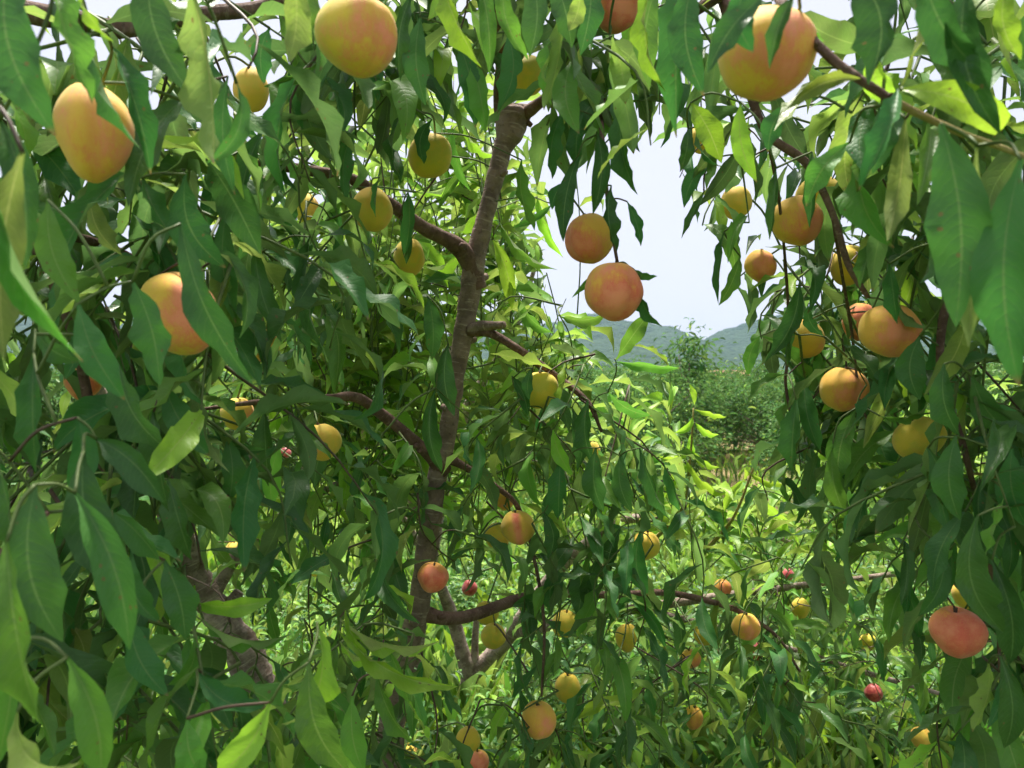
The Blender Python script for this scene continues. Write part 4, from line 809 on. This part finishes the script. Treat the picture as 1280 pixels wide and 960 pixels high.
for h in [(1222, 645, 1254, 790, .80, 66, 5, 0, 3), (1206, 640, 1166, 742, .86, 38, 20, 0, 3), (1160, 560, 1215, 640, .9, 44, 0, 0, 2), (1180, 455, 1200, 545, .85, 46, 0, 0, 2), (1150, 420, 1150, 500, .92, 44, 0, 0, 1), (1195, 545, 1200, 650, .84, 48, 0, 0, 1), (1225, 600, 1250, 700, .86, 44, 0, 0, 2), (1240, 700, 1262, 830, .82, 52, 10, 0, 2), (1236, 828, 1216, 915, .86, 36, 165, 2, 1),
          (1250, 820, 1255, 935, .82, 46, 0, 0, 1), (1265, 560, 1285, 660, .84, 46, 0, 0, 2), (1215, 470, 1270, 545, .88, 44, 15, 0, 3), (1250, 450, 1195, 470, .9, 26, 40, 0, 4), (1180, 690, 1148, 770, .92, 34, -15, 0, 3), (1170, 600, 1165, 680, .95, 34, 0, 1, 1)]: Q.hero(*h)

for h in [(868, 512, 908, 521, 2.0, 13, 30, 2, 5), (866, 520, 843, 541, 2.0, 13, -20, 2, 5), (869, 528, 899, 543, 2.0, 13, 20, 2, 4), (865, 540, 868, 575, 2.0, 12, 0, 2, 3), (862, 560, 823, 570, 2.0, 14, -40, 2, 5), (864, 562, 900, 584, 2.0, 14, 20, 2, 4), (856, 572, 915, 618, 2.0, 18, 30, 2, 4), (862, 580, 830, 625, 2.0, 16, 0, 2, 4), (935, 590, 990, 600, 2.1, 14, 30, 2, 4), (930, 600, 905, 640, 2.1, 15, 0, 2, 4), (945, 612, 985, 650, 2.1, 16, 10, 2, 3), (868, 506, 862, 480, 2.0, 10, 0, 2, 2)]: B6.hero(*h)

# ------------------------------------------------------------------ shoots in between
L.fill((-20, -60, 340, 150), .75, 1.15, 24, ln=.26, nl=8, L=.13, cls=(6, 3, .6, .6))
L.fill((20, 180, 330, 420), .85, 1.2, 26, ln=.26, nl=8, L=.13, cls=(7, 2.5, .6, .3))
L.fill((60, 420, 300, 620), .85, 1.2, 16, ln=.24, nl=8, L=.13, cls=(7, 2.5, .4, .2))
L.fill((-40, 560, 230, 860), .75, 1.1, 22, ln=.24, nl=8, L=.13, cls=(5, 4, 1, .3))
L.fill((200, 780, 440, 960), .85, 1.2, 9, ln=.22, nl=7, L=.13, cls=(3, 4, 2, .2))
M.fill((350, 20, 590, 230), 1.15, 1.6, 24, ln=.24, nl=8, L=.13, cls=(5, 4, 1, .2))
M.fill((390, -60, 860, 40), .95, 1.45, 30, ln=.18, nl=8, L=.13, cls=(5, 4, 1, .3))
M.fill((350, 230, 500, 330), 1.35, 1.6, 8, ln=.22, nl=8, L=.125, cls=(6, 3, .5, .1))
M.fill((290, 490, 520, 590), 1.3, 1.6, 7, ln=.20, nl=7, L=.125, cls=(5, 4, .8, .1))
M.fill((650, 450, 810, 610), 1.42, 1.62, 14, ln=.22, nl=8, L=.125, cls=(7, 3, .6, .1))
M.fill((600, 600, 850, 750), 1.5, 1.75, 16, ln=.22, nl=8, L=.12, cls=(7, 3, .6, .1))
M.fill((560, 800, 840, 930), 1.55, 1.95, 15, ln=.22, nl=7, L=.12, cls=(6, 4, .6, .1))
M.fill((470, 610, 570, 740), 1.3, 1.5, 9, ln=.18, nl=7, L=.125, cls=(5, 4, .6, .1))
M.fill((420, 780, 560, 960), 1.15, 1.5, 14, ln=.22, nl=7, L=.13, cls=(5, 4, 1, .1))
M.fill((780, 690, 990, 860), 1.85, 2.2, 28, ln=.26, nl=8, L=.125, cls=(4, 4, 2, .2))
M.fill((858, 110, 1120, 330), 1.25, 1.8, 30, ln=.22, nl=9, L=.13, cls=(6, 3, .8, .1))
M.fill((865, 80, 1130, 330), .98, 1.25, 22, ln=.20, nl=8, L=.125, cls=(6, 3, .8, .3))
M.fill((960, 290, 1150, 470), 1.2, 1.7, 22, ln=.20, nl=9, L=.13, cls=(6, 3, .8, .1))
M.fill((960, 290, 1150, 440), 1.0, 1.25, 10, ln=.18, nl=7, L=.12, cls=(6, 3, .5, .1))
M.fill((970, 470, 1140, 580), 1.2, 1.4, 8, ln=.16, nl=6, L=.12, cls=(4, 5, 1, .1))
M.fill((1060, -60, 1300, 130), .75, 1.2, 20, ln=.24, nl=8, L=.13, cls=(4, 4, 1.4, .6))
M.fill((600, 380, 800, 460), 1.5, 1.65, 8, 'side', ln=.22, nl=7, L=.12, cls=(3, 5, 2, .1), droop=.3)
Q.fill((1140, 420, 1300, 620), .9, 1.15, 15, ln=.22, nl=8, L=.13, cls=(7, 3, .4, .1))
Q.fill((1195, 620, 1310, 860), .9, 1.15, 13, ln=.22, nl=8, L=.13, cls=(7, 3, .6, .2))
Q.fill((1120, 180, 1300, 430), .8, 1.15, 10, ln=.22, nl=8, L=.13, cls=(5, 4, .8, .3))
Q.fill((1330, -120, 2150, 420), .95, 1.5, 70, ln=.28, nl=9, L=.13, cls=(5, 4, 1, .1))
Q.fill((1400, -500, 2400, 0), 1.2, 2.0, 50, ln=.3, nl=9, L=.13, cls=(5, 4, 1, .1))
Q.fill((1330, 400, 1900, 800), 1.0, 1.5, 34, ln=.28, nl=9, L=.13, cls=(5, 4, 1, .1))
L.fill((-900, -200, -60, 400), .9, 1.5, 60, ln=.28, nl=9, L=.13, cls=(5, 4, 1, .1))
L.fill((-700, 350, -60, 800), .85, 1.3, 36, ln=.28, nl=9, L=.13, cls=(5, 4, 1, .1))
M.fill((350, -420, 1150, -90), .95, 1.7, 44, ln=.26, nl=9, L=.13, cls=(5, 4, 1, .1))
B3.fill((60, 380, 420, 640), 1.7, 2.5, 30, ln=.3, nl=9, L=.13, cls=(4, 4, 2, .1))
B3.fill((120, 600, 480, 880), 1.75, 2.4, 24, ln=.28, nl=9, L=.125, cls=(4, 4, 2.4, .1))
B3.fill((60, 850, 480, 960), 1.6, 2.2, 16, 'side', ln=.26, nl=8, L=.12, cls=(5, 4, 1, 0), droop=.5)
B.fill((380, 400, 720, 720), 1.9, 2.8, 90, 'up', ln=.55, nl=11, L=.165, cls=(.3, 3, 6, .3), droop=.5, tipc=2, brown=.1)
B.fill((400, 230, 640, 440), 2.0, 2.9, 26, 'up', ln=.45, nl=10, L=.175, cls=(.3, 3, 6, .2), droop=.55, tipc=2, brown=.1)
B.fill((450, 230, 640, 420), 1.75, 2.1, 16, 'up', ln=.34, nl=8, L=.155, cls=(.3, 4, 5, .2), droop=.6, tipc=2, brown=.1)
B.fill((600, 300, 680, 440), 2.0, 2.8, 8, 'up', ln=.30, nl=9, L=.16, cls=(.3, 3, 6, .2), droop=.5, tipc=2, brown=.1)
B.fill((250, 420, 540, 680), 1.8, 2.6, 46, 'up', ln=.5, nl=10, L=.15, cls=(.5, 3, 6, .2), droop=.5, tipc=2, brown=.1)
B6.fill((760, 600, 1000, 720), 1.9, 2.5, 26, 'up', ln=.30, nl=10, L=.15, cls=(.3, 3, 6, .3), droop=.45, tipc=2, brown=.05)
B6.fill((700, 600, 1000, 760), 2.3, 3.1, 30, 'up', ln=.4, nl=12, L=.14, cls=(.3, 3, 6, .3), droop=.45, tipc=2, brown=.05)
B6.fill((980, 600, 1280, 780), 2.0, 3.0, 60, 'up', ln=.36, nl=11, L=.13, cls=(.8, 4, 5, .3), droop=.5, tipc=2, brown=.1)
B6.fill((880, 740, 1280, 900), 2.2, 2.9, 54, 'side', ln=.32, nl=10, L=.125, cls=(5, 5, 1.2, .1), droop=.5)
B6.fill((640, 760, 900, 930), 2.4, 3.1, 30, 'side', ln=.30, nl=10, L=.125, cls=(4, 5, 2, .1), droop=.5)

# ------------------------------------------------------------------ hang the peaches
for (px, py, w, D, am, hu, su, yaw, zs, tilt, key, lab, grp) in PL:
    d = D * F / w; c = P(px, py, d)
    tilt = tilt or random.uniform(-13, 13); o = link('peach', PMR if am > 5 else random.choice(PMS)); o.location = c; o.scale = (D, D, D * zs)
    o.rotation_euler = (0, R(-tilt), R(yaw)) if not tilt else (Matrix.Rotation(R(-tilt), 3, 'Y') @ Matrix.Rotation(R(yaw), 3, 'Z')).to_euler()
    o.color = (min(am, 1), hu, su, 1); tag(o, lab, 'peach', grp or 'peaches on the near trees')
    s_ = link('stem', STEM, o)
    bpy.context.view_layer.update()
    top = o.matrix_world @ Vector((.01, 0, .49))
    T = TR[key]
    if not hasattr(T, 'pend_fruit'): T.pend_fruit = []
    T.pend_fruit.append((top, D))
    if w >= 24 and am < 5 and w < 110: T.spur(top, w, d)
for T in TR.values(): T.finish()
